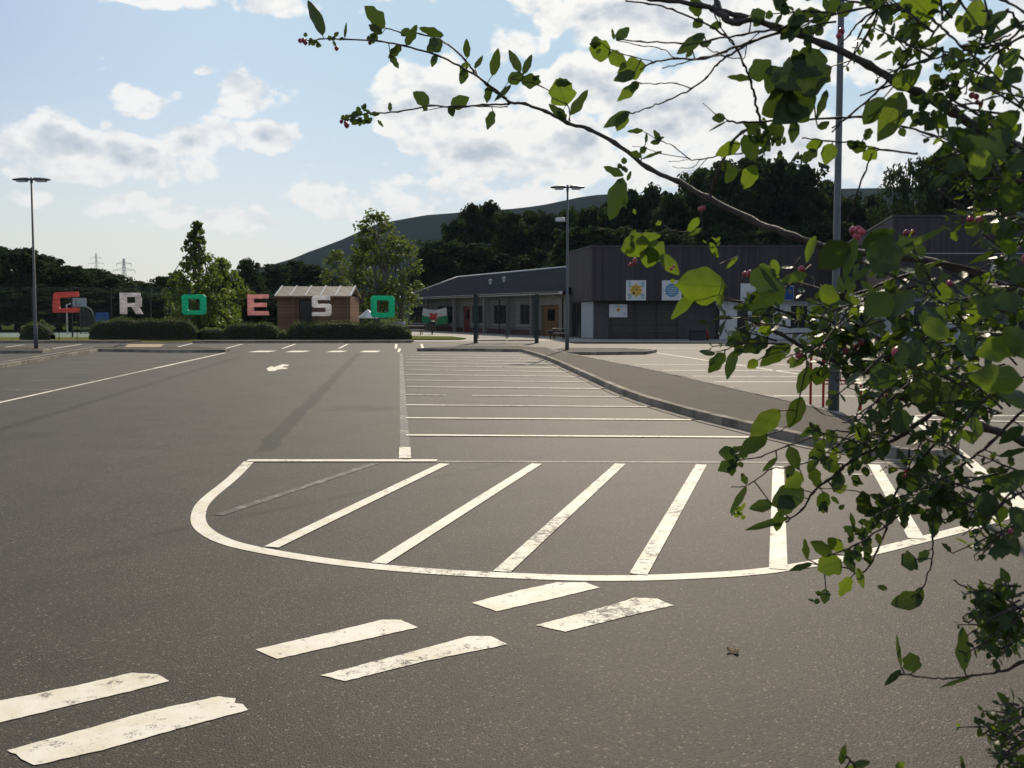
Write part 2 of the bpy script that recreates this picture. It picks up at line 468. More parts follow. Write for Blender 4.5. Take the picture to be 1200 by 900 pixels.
def letter_mat(name, rgb):
    m, nt, out = new_mat(name); q = N(nt)
    tc = q.node('ShaderNodeTexCoord').outputs['Object']
    s = q.node('ShaderNodeSeparateXYZ', {0: tc})
    k = q.math('DIVIDE', s.outputs[2], 0.115)
    fr = q.math('FRACT', k); fl = q.math('FLOOR', k)
    kx = q.math('ADD', q.math('DIVIDE', s.outputs[0], 0.33), q.math('MULTIPLY', fl, 0.37))
    frx = q.math('FRACT', kx)
    g = q.math('MINIMUM', q.ramp(fr, 0.0, 0.12), q.math('SUBTRACT', 1.0, q.ramp(fr, 0.88, 1.0)))
    g = q.math('MINIMUM', g, q.ramp(frx, 0.0, 0.06))
    wn = q.node('ShaderNodeTexWhiteNoise', {'Vector': q.node('ShaderNodeCombineXYZ', {0: fl, 1: q.math('FLOOR', kx), 2: 0.0}).outputs[0]}, noise_dimensions='3D').outputs['Value']
    lum = q.math('MULTIPLY', q.math('ADD', 0.55, q.math('MULTIPLY', g, 0.45)), q.math('ADD', 0.8, q.math('MULTIPLY', wn, 0.3)))
    rc = q.node('ShaderNodeCombineColor', {0: q.math('MULTIPLY', lum, rgb[0]), 1: q.math('MULTIPLY', lum, rgb[1]), 2: q.math('MULTIPLY', lum, rgb[2])}).outputs[0]
    b = q.node('ShaderNodeBsdfPrincipled', {'Base Color': rc, 'Roughness': 0.4})
    t = q.node('ShaderNodeBsdfTranslucent', {'Color': rc})
    mx = q.node('ShaderNodeMixShader', {0: 0.62, 1: b.outputs[0], 2: t.outputs[0]})
    nt.links.new(mx.outputs[0], out.inputs[0])
    return m


# ------------------------------------------------------------------ sun and sky
SUN_AZ, SUN_EL = R(11), R(37)
sd = Vector((math.sin(SUN_AZ) * math.cos(SUN_EL), math.cos(SUN_AZ) * math.cos(SUN_EL), math.sin(SUN_EL)))
sl = bpy.data.lights.new('sun', 'SUN')
sl.energy = 4.2; sl.angle = R(0.6); sl.color = (1.0, 0.87, 0.68)
so = bpy.data.objects.new('sun', sl); col.objects.link(so)
so.rotation_euler = (-sd).to_track_quat('-Z', 'Y').to_euler()
so.location = (20, 60, 60)

world = bpy.data.worlds.new('World'); scene.world = world
world.use_nodes = True
nt = world.node_tree; nt.nodes.clear(); q = N(nt)
wout = nt.nodes.new('ShaderNodeOutputWorld')
bg = nt.nodes.new('ShaderNodeBackground'); bg.inputs[1].default_value = 0.10
nt.links.new(bg.outputs[0], wout.inputs[0])
sky = nt.nodes.new('ShaderNodeTexSky'); sky.sky_type = 'NISHITA'; sky.sun_disc = False
sky.sun_elevation = SUN_EL; sky.sun_rotation = SUN_AZ
sky.air_density = 1.0; sky.dust_density = 1.6; sky.ozone_density = 1.6
dirv = q.vmath('NORMALIZE', q.node('ShaderNodeTexCoord').outputs['Generated']).outputs[0]
s = q.node('ShaderNodeSeparateXYZ', {0: dirv})
az = q.math('ARCTAN2', s.outputs[0], s.outputs[1])
el = q.math('ARCSINE', s.outputs[2])
uv = q.node('ShaderNodeCombineXYZ', {0: az, 1: el, 2: 0.0}).outputs[0]
# clouds stand at their own bearing and elevation; stretched towards the horizon by perspective
nv = q.vmath('MULTIPLY', dirv, (1.0, 1.0, 1.5)).outputs[0]
warp = q.noise(nv, 5.0, 3, 0.6)
wv = q.vmath('SCALE', q.vmath('SUBTRACT', warp.outputs['Color'], (0.5, 0.5, 0.5)).outputs[0])
wv.inputs['Scale'].default_value = 0.05
uvw = q.vmath('ADD', uv, wv.outputs[0]).outputs[0]


def azel(u, v):
    d = ray(u, v).normalized()
    return math.atan2(d.x, d.y), math.asin(d.z)


CL = [  # px centre, half sizes, weight
    (5, 178, 38, 30, .8), (55, 172, 42, 32, 1.0), (118, 180, 52, 30, 1.0), (175, 190, 60, 26, .9), (225, 165, 42, 18, .8),
    (285, 118, 34, 26, .85), (318, 122, 26, 20, .7), (320, 162, 42, 18, .85), (268, 164, 44, 16, .8), (165, 118, 32, 14, .7), (150, 112, 16, 9, .5), (234, 91, 13, 6, .5),
    (118, 143, 8, 14, .5), (160, 232, 46, 13, .6), (365, 230, 30, 15, .65), (15, 228, 30, 10, .5), (250, 250, 90, 14, .45),
    (200, -8, 170, 14, .6), (480, -20, 160, 20, .4),
    (500, 128, 66, 46, 1.1), (470, 118, 36, 28, .8), (607, 60, 36, 20, .8), (640, 48, 10, 22, .5), (590, 52, 18, 14, .5),
    (640, 120, 50, 34, .9), (700, 100, 60, 36, 1.0), (560, 185, 100, 34, 1.0), (665, 175, 80, 40, 1.0), (610, 150, 60, 30, .8),
    (770, 15, 150, 40, 1.1), (880, 40, 120, 34, .9), (780, 130, 90, 50, 1.0), (870, 100, 70, 40, .9), (900, 170, 110, 45, .9), (800, 195, 90, 22, .8),
    (1020, 60, 60, 40, .7), (1060, 150, 70, 60, .8), (1180, 120, 80, 60, 1.0), (1160, 30, 80, 22, .7), (1250, 60, 90, 100, .9), (450, 240, 90, 18, .5),
    (560, 225, 120, 18, .6),
    (1350, -100, 200, 80, 1.0), (1000, -160, 260, 60, 1.0), (600, -220, 220, 50, .9), (100, -230, 260, 60, .8), (-250, 120, 150, 60, .9), (1500, 150, 160, 70, .9), (-500, 0, 200, 90, .9),
]
acc = None
for (cu, cv, a, b, wgt) in CL:
    c = azel(cu, cv)
    dv = q.vmath('MULTIPLY', q.vmath('SUBTRACT', uvw, (c[0], c[1], 0)).outputs[0], (F / a / 1.15, F / b / 1.15, 0)).outputs[0]
    l2 = q.vmath('DOT_PRODUCT', dv, dv).outputs['Value']
    g = q.math('MULTIPLY', q.math('SUBTRACT', 1.0, l2), wgt)
    g = q.math('MAXIMUM', g, -0.6)
    acc = g if acc is None else q.math('SMOOTH_MAX', acc, g, 0.25)
# clouds all round the rest of the sky
bgn = q.noise(nv, 3.0, 4, 0.55)
behind = q.ramp(s.outputs[1], 0.55, 0.2)
behind = q.math('MAXIMUM', behind, q.ramp(s.outputs[2], 0.38, 0.6))
acc = q.math('MAXIMUM', acc, q.math('SUBTRACT', q.math('MULTIPLY', q.math('SUBTRACT', bgn.outputs[0], 0.42), q.math('MULTIPLY', behind, 0.9)), q.math('MULTIPLY', q.math('SUBTRACT', 1.0, behind), 0.6)))
fb = q.noise(nv, 13.0, 9, 0.62, 0.3)
fb2 = q.noise(q.vmath('ADD', nv, tuple(sd * 0.018 + Vector((0, 0, 0.008)))).outputs[0], 13.0, 6, 0.6, 0.3)
wb = q.vmath('ADD', nv, wv.outputs[0]).outputs[0]
b1 = q.node('ShaderNodeTexVoronoi', {'Vector': wb, 'Scale': 20.0, 'Smoothness': 0.25, 'Detail': 2.0, 'Roughness': 0.55}, feature='SMOOTH_F1').outputs['Distance']
billow = q.math('SUBTRACT', 0.50, b1)
D = q.math('ADD', q.math('ADD', acc, q.math('MULTIPLY', q.math('SUBTRACT', fb.outputs[0], 0.5), 1.7)), q.math('MULTIPLY', billow, 0.9))
D = q.math('ADD', D, 0.27)
alpha = q.ramp(D, -0.03, 0.34)
thick = q.ramp(q.math('ADD', acc, q.math('ADD', q.math('MULTIPLY', q.math('SUBTRACT', fb.outputs[0], 0.5), 1.6), q.math('MULTIPLY', billow, 0.7))), 0.30, 0.95)
relief = q.math('MULTIPLY', q.math('SUBTRACT', fb2.outputs[0], fb.outputs[0]), 3.2)
shade = q.math('ADD', q.math('MULTIPLY', thick, 0.85), relief, clamp=True)
sdn = q.vmath('DOT_PRODUCT', dirv, tuple(sd)).outputs['Value']
near_sun = q.ramp(sdn, 0.75, 1.0)
cl_white = q.mix(near_sun, C3(9.6, 9.6, 9.5), C3(10.2, 10.0, 9.5))
cl_grey = q.mix(near_sun, C3(4.3, 5.1, 6.2), C3(5.0, 5.5, 6.2))
cl_col = q.mix(shade, cl_white, cl_grey)
hz = q.math('SUBTRACT', 1.0, q.ramp(s.outputs[2], -0.02, 0.26))
skyb = q.mix(1.0, sky.outputs[0], C3(1.1, 1.1, 1.1), 'MULTIPLY')
skyb = q.mix(q.ramp(q.vmath('DOT_PRODUCT', dirv, tuple(sd)).outputs['Value'], 0.66, 0.92), skyb, C3(5.3, 7.0, 8.4))
toward = q.ramp(s.outputs[1], -0.35, 0.75)
hcol = q.mix(toward, C3(1.7, 2.2, 2.9), C3(7.6, 7.9, 7.7))
skyh = q.mix(q.math('MULTIPLY', hz, 0.85), skyb, hcol)
cl_hz = q.mix(q.math('MULTIPLY', hz, 0.55), cl_col, q.mix(toward, C3(2.6, 3.2, 4.0), C3(8.4, 8.5, 8.2)))
full = q.mix(q.math('MULTIPLY', alpha, 0.95), skyh, cl_hz)
nt.links.new(full, bg.inputs[0])

# ------------------------------------------------------------------ ground
g = MB(); g.sheet([(-2500, -300), (2500, -300), (2500, 2500), (-2500, 2500)], -0.03)
tag(g.build('ground', M['field']), kind='structure')
a = MB(); a.sheet([(-70, -14), (70, -14), (70, 58), (-70, 58)], 0.0)
tag(a.build('car_park', M['asphalt']), kind='structure')


def lerp(a, b, t): return a + (b - a) * t


def strip(mb, a, b, w, z, n=1):
    a = Vector((a[0], a[1], 0)); b = Vector((b[0], b[1], 0))
    t = (b - a).normalized(); nn = Vector((-t.y, t.x, 0)) * (w / 2)
    mb.sheet([a + nn, b + nn, b - nn, a - nn][::-1], z)


def smooth_path(pts, n=6, closed=False):
    out = []
    L = len(pts)
    for i in range(L - 1):
        p0 = pts[max(i - 1, 0)]; p1 = pts[i]; p2 = pts[i + 1]; p3 = pts[min(i + 2, L - 1)]
        for k in range(n):
            t = k / n
            out.append(0.5 * ((2 * p1) + (p2 - p0) * t + (2 * p0 - 5 * p1 + 4 * p2 - p3) * t * t + (3 * p1 - p0 - 3 * p2 + p3) * t ** 3))
    out.append(pts[-1])
    return out


def ribbon(mb, pts, w, z, z1=None):
    """flat ribbon along a ground path, or a kerb-like bar when z1 is given"""
    n = len(pts); L = []; Rr = []
    for i in range(n):
        t = (pts[min(i + 1, n - 1)] - pts[max(i - 1, 0)]); t.z = 0; t.normalize()
        nn = Vector((-t.y, t.x, 0)) * (w / 2)
        L.append(pts[i] + nn); Rr.append(pts[i] - nn)
    if z1 is None:
        mb.add([(p.x, p.y, z) for p in L] + [(p.x, p.y, z) for p in Rr], [(i, n + i, n + i + 1, i + 1) for i in range(n - 1)])
    else:
        vs = [(p.x, p.y, zz) for zz in (z, z1) for side in (L, Rr) for p in side]
        fs = []
        for i in range(n - 1):
            fs.append((2 * n + i, 3 * n + i, 3 * n + i + 1, 2 * n + i + 1))
            fs.append((i, 2 * n + i, 2 * n + i + 1, i + 1))
            fs.append((n + i, n + i + 1, 3 * n + i + 1, 3 * n + i))
        fs.append((0, n, 3 * n, 2 * n)); fs.append((n - 1, 3 * n - 1, 4 * n - 1, 2 * n - 1))
        mb.add(vs, fs)


ZP = 0.004
# hatched zone
hz_ = MB()
outline = [(292, 541), (272, 561), (243, 585), (233, 601), (236, 618), (262, 634), (310, 646), (400, 660), (500, 669.5), (600, 675), (700, 678), (800, 676), (900, 669), (1000, 652), (1075, 634), (1140, 617), (1190, 602)]
ribbon(hz_, smooth_path([G(*p) for p in outline], 6), 0.125, ZP)
for (x0, y0, x1, y1) in ((318, 642, 521, 544), (444, 661, 629, 544), (912, 668, 912, 547), (1074, 632, 1024, 545)):
    ribbon(hz_, [lerp(G(x0, y0), G(x1, y1), k / 10) for k in range(11)], 0.125, ZP + 0.004)
strip(hz_, G(290, 540.5), G(512, 540.5), 0.15, ZP + 0.008)
strip(hz_, G(468 + 6.5, 538), G(468 + 6.5, 525), 0.15, ZP + 0.008)
tag(hz_.build('hatched_zone_marking', M['paint']), kind='structure')
sc_ = MB()
for (x0, y0, x1, y1) in ((588, 671, 727, 544), (748, 674, 822, 545)):
    ribbon(sc_, [lerp(G(x0, y0), G(x1, y1), k / 10) for k in range(11)], 0.125, ZP + 0.004)
tag(sc_.build('scuffed_hatch_marking', M['paint_scuffed']), kind='structure')
fz = MB()
strip(fz, G(256, 604), G(440, 543), 0.10, ZP)
strip(fz, G(512, 541), G(885, 542), 0.10, ZP)
strip(fz, G(885, 542), G(1120, 543), 0.09, ZP)
strip(fz, G(474.5, 525), G(470, 414), 0.13, ZP)
tag(fz.build('worn_line_marking', M['paint_faint']), kind='structure')


def ragged(poly, jit, n):
    out = []
    for i in range(len(poly)):
        a, b = Vector(poly[i]), Vector(poly[(i + 1) % len(poly)])
        m = max(1, int((b - a).length / n))
        for k in range(m):
            p = lerp(a, b, k / m)
            out.append(Vector((p.x + random.uniform(-jit, jit), p.y + random.uniform(-jit, jit), 0)))
    return out


dd = MB()
DASH = [[(-60, 836), (0, 822), (90, 804), (155, 789), (185, 791), (198, 799), (160, 809), (60, 833), (-60, 862)],
        [(9, 880), (40, 898), (120, 880), (215, 853), (291, 833), (284, 826), (275, 825), (276, 819), (256, 817), (180, 833), (90, 858)],
        [(299, 762), (324, 773), (400, 756), (490, 736), (470, 727), (448, 727), (380, 743)],
        [(376, 792), (405, 799), (500, 775), (595, 756), (575, 746), (550, 746), (450, 773)],
        [(553, 707), (582, 717), (640, 704), (703, 689), (686, 683), (652, 683), (610, 692)],
        [(628, 733), (662, 741), (730, 724), (789, 710), (770, 702), (744, 701), (690, 717)]]
for i_, poly in enumerate(DASH):
    dd.mi = 1 if i_ in (3, 5) else 0
    dd.sheet(ragged([G(*p) for p in poly], 0.0035, 0.03), ZP)
tag(dd.build('give_way_dash_marking', [M['paint'], M['paint_scuffed']]), kind='structure')

bl = MB(); bw = MB()
xr = [(413, 622), (420, 640), (430, 660), (440, 688), (447, 703), (453, 716), (465, 738), (476, 790), (492, 838), (512, 878), (520, 900)]


def kerb_x(v):
    for (v0, x0), (v1, x1) in zip(xr, xr[1:]):
        if v0 <= v <= v1: return lerp(x0, x1, (v - v0) / (v1 - v0))
    return 620


d0 = F * CAM_H / (510.5 - HORIZON)
for k in range(13):
    d = d0 + 2.12 * k
    v = HORIZON + F * CAM_H / d
    a_, b_ = G(476, v), G(kerb_x(v + 2), v + 2.5)
    if k in (0, 1, 2, 3, 5):
        m_ = lerp(a_, b_, 0.0)
        strip(bl if k in (0, 1, 2) else bw, m_, lerp(a_, b_, 0.18), 0.135, ZP + 0.008)
        strip(bw if k not in (0, 1) else bl, lerp(a_, b_, 0.18 if k != 3 else 0.3), b_, 0.125, ZP + 0.008)
    else:
        strip(bw, a_, b_, 0.17, ZP + 0.008)
# left bays
lv = [(0, 471.5), (265, 412.5)]
strip(bl, G(-200, 516), G(60, 458.5), 0.10, ZP); strip(bw, G(60, 458.5), G(180, 432), 0.11, ZP); strip(bl, G(180, 432), G(264, 413.5), 0.14, ZP)
fb_ = MB()
for v in (419, 424, 430, 437, 446, 457, 470):
    xe = 265 - (v - 413) * 4.49
    x0 = max(-160, 115 - (v - 411) * 6.0)
    strip(fb_, G(x0, v + 0.5), G(xe - 6, v), 0.16, ZP)
tag(fb_.build('faded_bay_marking', M['paint_faint']), kind='structure')
# far row of bays and dashes
for (x0, x1) in ((296, 320), (338, 360), (386, 404), (424, 444)):
    strip(bl, G(x0, 411.9), G(x1, 411.9), 1.5, ZP)
for (x0, y0, x1, y1) in ((262, 409, 284, 403.2), (331, 408.5, 346, 403.2), (397, 408.5, 407.5, 403.2), (463.8, 408.5, 464.5, 403.2), (495.5, 408.5, 494, 403.2), (467, 412.5, 468.5, 408.5), (62, 408.5, 95, 403.4), (-20, 410.5, 28, 404), (205, 407.5, 226, 402.2), (120, 409.6, 145, 404.0)):
    strip(bl, G(x0, y0), G(x1, y1), 0.13, ZP)
# bays right of the long island
for k, (xs, v, xe) in enumerate(((744, 427, 1000), (776, 434, 1050), (812, 441, 1060), (836, 447.5, 1100), (882, 464, 1100), (960, 487, 1260))):
    strip(bw, G(xs, v), G(xe, v + 0.5), 0.17, ZP)
strip(bl, G(769, 413.5), G(936, 438.5), 0.10, ZP)
strip(bl, G(690, 408), G(1000, 408.6), 0.16, ZP)
# white line beyond the island's end, right
ribbon(bl, [G(1068, 488), G(1112, 522), G(1156, 559), G(1200, 596)], 0.17, ZP)
strip(bw, G(1040, 556), G(985, 556), 0.05, ZP)
strip(bl, G(1075, 492), G(1400, 500), 0.10, ZP + 0.008)
tag(bl.build('parking_bay_marking', M['paint']), kind='structure')
tag(bw.build('worn_bay_marking', M['paint_worn']), kind='structure')
# direction arrow
ar = MB()
arrow = [(312, 432), (318, 429.2), (321, 430.3), (331, 427), (339, 427.6), (337, 429), (333, 429.2), (331, 430.6), (338, 431.2), (336, 432.2), (326, 433), (322, 434.8), (315, 435)]
ar.sheet([G(*p) for p in arrow], ZP)
tag(ar.build('direction_arrow_marking', M['paint']), kind='structure')


# ---- islands and kerbs
def island(name, path_px, top_mat, h=0.13, kw=0.14):
    pts = [G(*p) for p in path_px]
    mb = MB(); mb.mi = 0
    mb.prism([(p.x, p.y) for p in pts], -0.02, h - 0.012)
    mb.mi = 1
    c = pts + [pts[0]]
    k = MB()
    for i in range(len(pts)):
        a_, b_ = c[i], c[i + 1]
        L = (b_ - a_).length; n = max(1, int(L / 0.92)); t = (b_ - a_).normalized()
        for j in range(n):
            s0, s1 = lerp(a_, b_, j / n), lerp(a_, b_, (j + 1) / n)
            mid = (s0 + s1) / 2; ln = (s1 - s0).length - 0.014
            dz = random.uniform(-0.004, 0.004)
            mb.c = random.uniform(.2, .8)
            mb.box((mid.x, mid.y, h / 2 + dz), (ln, kw, h), math.atan2(t.y, t.x))
    return tag(mb.build(name, [top_mat, M['concrete']], bevel=0), kind='structure')


long_front = smooth_path([G(*p) for p in ((612, 412.5), (640, 421), (680, 439), (735, 464), (800, 485), (870, 503), (960, 524), (1040, 536), (1085, 540), (1112, 537))], 4)
back = smooth_path([G(*p) for p in ((1117, 528), (1060, 514), (1000, 498), (938, 481), (860, 462), (770, 440), (672, 419), (652, 414.5), (640, 410.5))], 3)


def island_pts(name, pts, top_mat, h=0.13, kw=0.14, gutter=None):
    mb = MB(); mb.mi = 0
    mb.prism([(p.x, p.y) for p in pts], -0.02, h - 0.012)
    mb.mi = 1
    c = pts + [pts[0]]
    for i in range(len(pts)):
        a_, b_ = c[i], c[i + 1]
        L = (b_ - a_).length; n = max(1, round(L / 0.92)); t = (b_ - a_).normalized()
        for j in range(n):
            s0, s1 = lerp(a_, b_, j / n), lerp(a_, b_, (j + 1) / n)
            mid = (s0 + s1) / 2; ln = (s1 - s0).length - 0.014
            mb.c = random.uniform(.2, .8)
            mb.box((mid.x, mid.y, h / 2 + random.uniform(-0.004, 0.004)), (ln, kw, h), math.atan2(t.y, t.x))
    if gutter:
        mb.mi = 2
        ribbon(mb, gutter, 0.16, -0.001, 0.012)
    return tag(mb.build(name, [top_mat, M['concrete'], M['concrete']]), kind='structure')


def offset_path(pts, d):
    out = []
    for i in range(len(pts)):
        t = pts[min(i + 1, len(pts) - 1)] - pts[max(i - 1, 0)]; t.z = 0; t.normalize()
        out.append(pts[i] + Vector((t.y, -t.x, 0)) * d)
    return out


island_pts('traffic_island', [G(490, 411.6), G(548, 411.8)] + long_front + back + [G(600, 408.6), G(545, 408.3)], M['asphalt_path'], 0.14, 0.15, offset_path(long_front, 0.17))
island('lamp_island', [(640, 413.3), (655, 415.6), (700, 416), (755, 415.4), (768, 413), (730, 411), (665, 410.7)], M['asphalt_path'])
island('bay_island', [(114, 411.8), (200, 413.2), (262, 413), (268, 411.8), (235, 409.6), (110, 409.8), (0, 429), (-160, 456), (-160, 461), (0, 431.5)], M['asphalt_path'])
island('corner_island', [(-120, 415.5), (0, 414.2), (48, 413.8), (58, 412.4), (40, 410.0), (0, 410), (-120, 411)], M['asphalt_path'])
# far pavement with kerb: two raised lengths and a dropped crossing between
pv = MB()
for (x0, x1) in ((-400, 150), (226, 482)):
    a_, b_ = G(x0, 402.2), G(x1, 402.2 if x0 < 0 else 401.8)
    pv.mi = 0
    pv.prism([(a_.x, a_.y), (b_.x, b_.y), (b_.x - 0.1, b_.y + 2.2), (a_.x, a_.y + 2.2)], -0.02, 0.13)
    pv.mi = 1
    n = int((b_ - a_).length / 0.92)
    for j in range(n):
        s0, s1 = lerp(a_, b_, j / n), lerp(a_, b_, (j + 1) / n); mid = (s0 + s1) / 2; t = b_ - a_
        pv.box((mid.x, mid.y, 0.075 + random.uniform(-.004, .004)), ((s1 - s0).length - 0.008, 0.16, 0.15), math.atan2(t.y, t.x))
tag(pv.build('pavement', [M['asphalt_path'], M['concrete']]), kind='structure')
tp = MB()
a_, b_ = G(150, 402.2), G(226, 402.2)
tp.prism([(a_.x, a_.y - 0.2), (b_.x, b_.y - 0.2), (b_.x, b_.y + 2.2), (a_.x, a_.y + 2.2)], -0.02, 0.03)
tag(tp.build('dropped_crossing', M['asphalt_path']), kind='structure')
tp = MB()
tp.sheet([G(146, 407.6), G(187, 407.6), G(192, 403.3), G(150, 403.3)], ZP)
tag(tp.build('tactile_paving', M['tactile']), kind='structure')
tp = MB()
tp.sheet([G(130, 407.4), G(144, 407.4), G(148, 403.6), G(136, 403.6)], ZP); tp.sheet([G(190, 407.4), G(203, 407.4), G(207, 403.6), G(194, 403.6)], ZP)
tag(tp.build('patched_tarmac', asphalt('asphalt_dark', 0.03, False)), kind='structure')
# school apron
ap = MB()
ap.sheet([G(470, 400.2), G(640, 400.2), G(1000, 403), G(1300, 408), (60, 75), (6, 110), (-20, 110), G(455, 386)], 0.006)
tag(ap.build('school_apron', M['paving']), kind='structure')
gp = MB(); gp.prism([(p.x, p.y) for p in (G(482, 398.7), G(540, 398.5), G(546, 397.6), G(530, 395.6), G(482, 395))], -0.02, 0.09)
tag(gp.build('grass_patch', M['grass']), kind='structure')
# play court, verge
ct = MB(); ct.sheet([(-90, 66), (-28, 66), (-28, 84), (-90, 84)], 0.0)
tag(ct.build('play_court', simple('court_surface', (0.17, 0.22, 0.19), 0.85, var=0.12, scale=0.4)), kind='structure')
vg = MB(); vg.sheet([(-95, 55.2), (-7.5, 55.2), (-8.5, 66), (-95, 66)], 0.004)
tag(vg.build('verge', M['grass']), kind='structure')


# ------------------------------------------------------------------ terrain
ridge = [(-900, 330), (-300, 338), (0, 345), (150, 343), (250, 331), (300, 315.5), (340, 304), (400, 281), (440, 263), (470, 257), (500, 252), (560, 247.5), (610, 244), (640, 239.5), (680, 231), (710, 227), (745, 228), (790, 232), (840, 229), (900, 225), (985, 221), (1060, 220), (1200, 214), (1500, 200), (2100, 230)]
tm = MB(); tm.smooth = True
us = [i * 20 - 900 for i in range(151)]
rows = 14
grid = []
for u in us:
    for (u0, v0), (u1, v1) in zip(ridge, ridge[1:]):
        if u0 <= u <= u1: vr = lerp(v0, v1, (u - u0) / (u1 - u0)); break
    Yr = 950.0 + 60 * math.sin(u * 0.006)
    top = P(u, vr, Yr)
    for j in range(rows + 1):
        t = j / rows
        Y = lerp(260, Yr, t)
        z = -1.0 + (top.z + 1.0) * (t ** 1.35)
        z += 0 if j in (0, rows) else noise.noise(Vector((top.x * Y / Yr * 0.012, Y * 0.012, 0))) * 9 * t
        if j == rows: z = top.z + noise.noise(Vector((u * 0.05, 3, 0))) * 0.9
        tm.v.append(Vector((top.x * Y / Yr, Y, z))); tm.col.append(0.5)
    # back slope
    tm.v.append(Vector((top.x * 1.3, Yr + 500, -5))); tm.col.append(0.5)
nc = rows + 2
for i in range(len(us) - 1):
    for j in range(nc - 1):
        tm.f.append([i * nc + j, (i + 1) * nc + j, (i + 1) * nc + j + 1, i * nc + j + 1]); tm.m.append(0); tm.sm.append(True)
tag(tm.build('hill', M['moor']), kind='structure')


# ------------------------------------------------------------------ trees
def leaf_quads(mb, centre, rad, n, size, flat=0.8):
    for _ in range(n):
        while True:
            d = Vector((random.uniform(-1, 1), random.uniform(-1, 1), random.uniform(-1, 1)))
            if 0.02 < d.length < 1: break
        p = centre + Vector((d.x * rad, d.y * rad, d.z * rad * flat))
        nrm = (d.normalized() * 0.7 + Vector((random.gauss(0, .6), random.gauss(0, .6), random.gauss(0.2, .6)))).normalized()
        a = nrm.orthogonal().normalized(); b = nrm.cross(a)
        an = random.uniform(0, 6.28); a, b = a * math.cos(an) + b * math.sin(an), b * math.cos(an) - a * math.sin(an)
        s_ = size * random.uniform(0.6, 1.35)
        mb.c = min(1, max(0, random.gauss(0.5, 0.25)))
        mb.add([p - a * s_, p + b * s_ * 0.62, p + a * s_, p - b * s_ * 0.62], [(0, 1, 2, 3)])


def tree_meshes(kind, seed):
    """a tree one unit high: trunk-and-limbs mesh, crown mesh"""
    random.seed(seed)
    tr = MB(); cr = MB()
    th = {'wood': 0.42, 'loose': 0.55, 'spire': 0.8, 'round': 0.4, 'birch': 0.7}[kind]
    pts = [Vector((0, 0, 0))]
    for i in range(1, 7):
        pts.append(Vector((random.gauss(0, .008) * i, random.gauss(0, .008) * i, th * i / 6)))
    tr.tube(pts, [0.022 * (1 - 0.75 * i / 6) + 0.002 for i in range(7)], 7)
    clumps = []
    if kind in ('wood', 'round'):
        wr = 0.30 if kind == 'wood' else 0.42
        for i in range(95):
            an = random.uniform(0, 6.28); zz = random.betavariate(1.5, 1.15)
            z = 0.10 + 0.84 * zz
            prof = math.sin(math.pi * min(1, (zz * 0.82 + 0.2))) ** 0.6
            r = wr * prof * math.sqrt(random.uniform(0.15, 1)) * random.uniform(0.8, 1.15)
            clumps.append((Vector((math.cos(an) * r, math.sin(an) * r, z)), random.uniform(0.055, 0.10), 52))
        for i in range(9):
            an = random.uniform(0, 6.28); r = random.uniform(0, .16)
            clumps.append((Vector((math.cos(an) * r, math.sin(an) * r, random.uniform(.86, .96))), random.uniform(.03, .06), 26))
        ls = 0.021
    elif kind in ('loose', 'birch'):
        wr = 0.24 if kind == 'birch' else 0.30
        for i in range(80):
            an = random.uniform(0, 6.28); zz = random.betavariate(1.4, 1.3)
            z = 0.14 + 0.82 * zz
            prof = math.sin(math.pi * (zz * 0.86 + 0.1)) ** 0.8
            r = wr * prof * math.sqrt(random.uniform(0.1, 1))
            clumps.append((Vector((math.cos(an) * r, math.sin(an) * r, z)), random.uniform(0.04, 0.085), 26))
        ls = 0.017
    else:
        for i in range(170):
            an = random.uniform(0, 6.28); zz = random.random() ** 1.35
            z = 0.10 + 0.88 * zz
            r = (0.33 * (1 - zz) ** 0.9 + 0.012) * math.sqrt(random.uniform(0.15, 1)) * random.uniform(.7, 1.25)
            clumps.append((Vector((math.cos(an) * r, math.sin(an) * r, z)), random.uniform(0.03, 0.07) * (1.15 - 0.6 * zz), 26))
        ls = 0.017
    for c, r, n in clumps:
        leaf_quads(cr, c, r, n, ls)
    for c, r, n in random.sample(clumps, 14):
        b0 = pts[random.randint(2, 6)]
        mid = lerp(b0, c, 0.5) + Vector((0, 0, 0.02))
        tr.tube([b0, mid, c], [0.008, 0.005, 0.002], 5, False)
    lm = {'wood': 'wood_leaf', 'round': 'mid_leaf', 'loose': 'wood_leaf', 'spire': 'mid_leaf', 'birch': 'birch_leaf'}[kind]
    bm = 'palebark' if kind == 'birch' else 'bark'
    return tr, cr, M[bm], M[lm]


PROTO = {}
for kind, nvar in (('wood', 4), ('round', 2), ('loose', 2), ('spire', 1), ('birch', 2)):
    PROTO[kind] = []
    for i in range(nvar):
        tr, cr, bm, lm = tree_meshes(kind, 31 * (i + 1) + len(kind))
        def mesh(mb, nm, mt):
            me = bpy.data.meshes.new(nm)
            me.from_pydata([tuple(p) for p in mb.v], [], mb.f)
            me.materials.append(mt)
            me.polygons.foreach_set('use_smooth', mb.sm)
            at = me.attributes.new('tint', 'FLOAT', 'POINT'); at.data.foreach_set('value', mb.col)
            return me
        PROTO[kind].append((mesh(tr, 'trunk', bm), mesh(cr, 'crown', lm)))
random.seed(99)
tree_i = 0


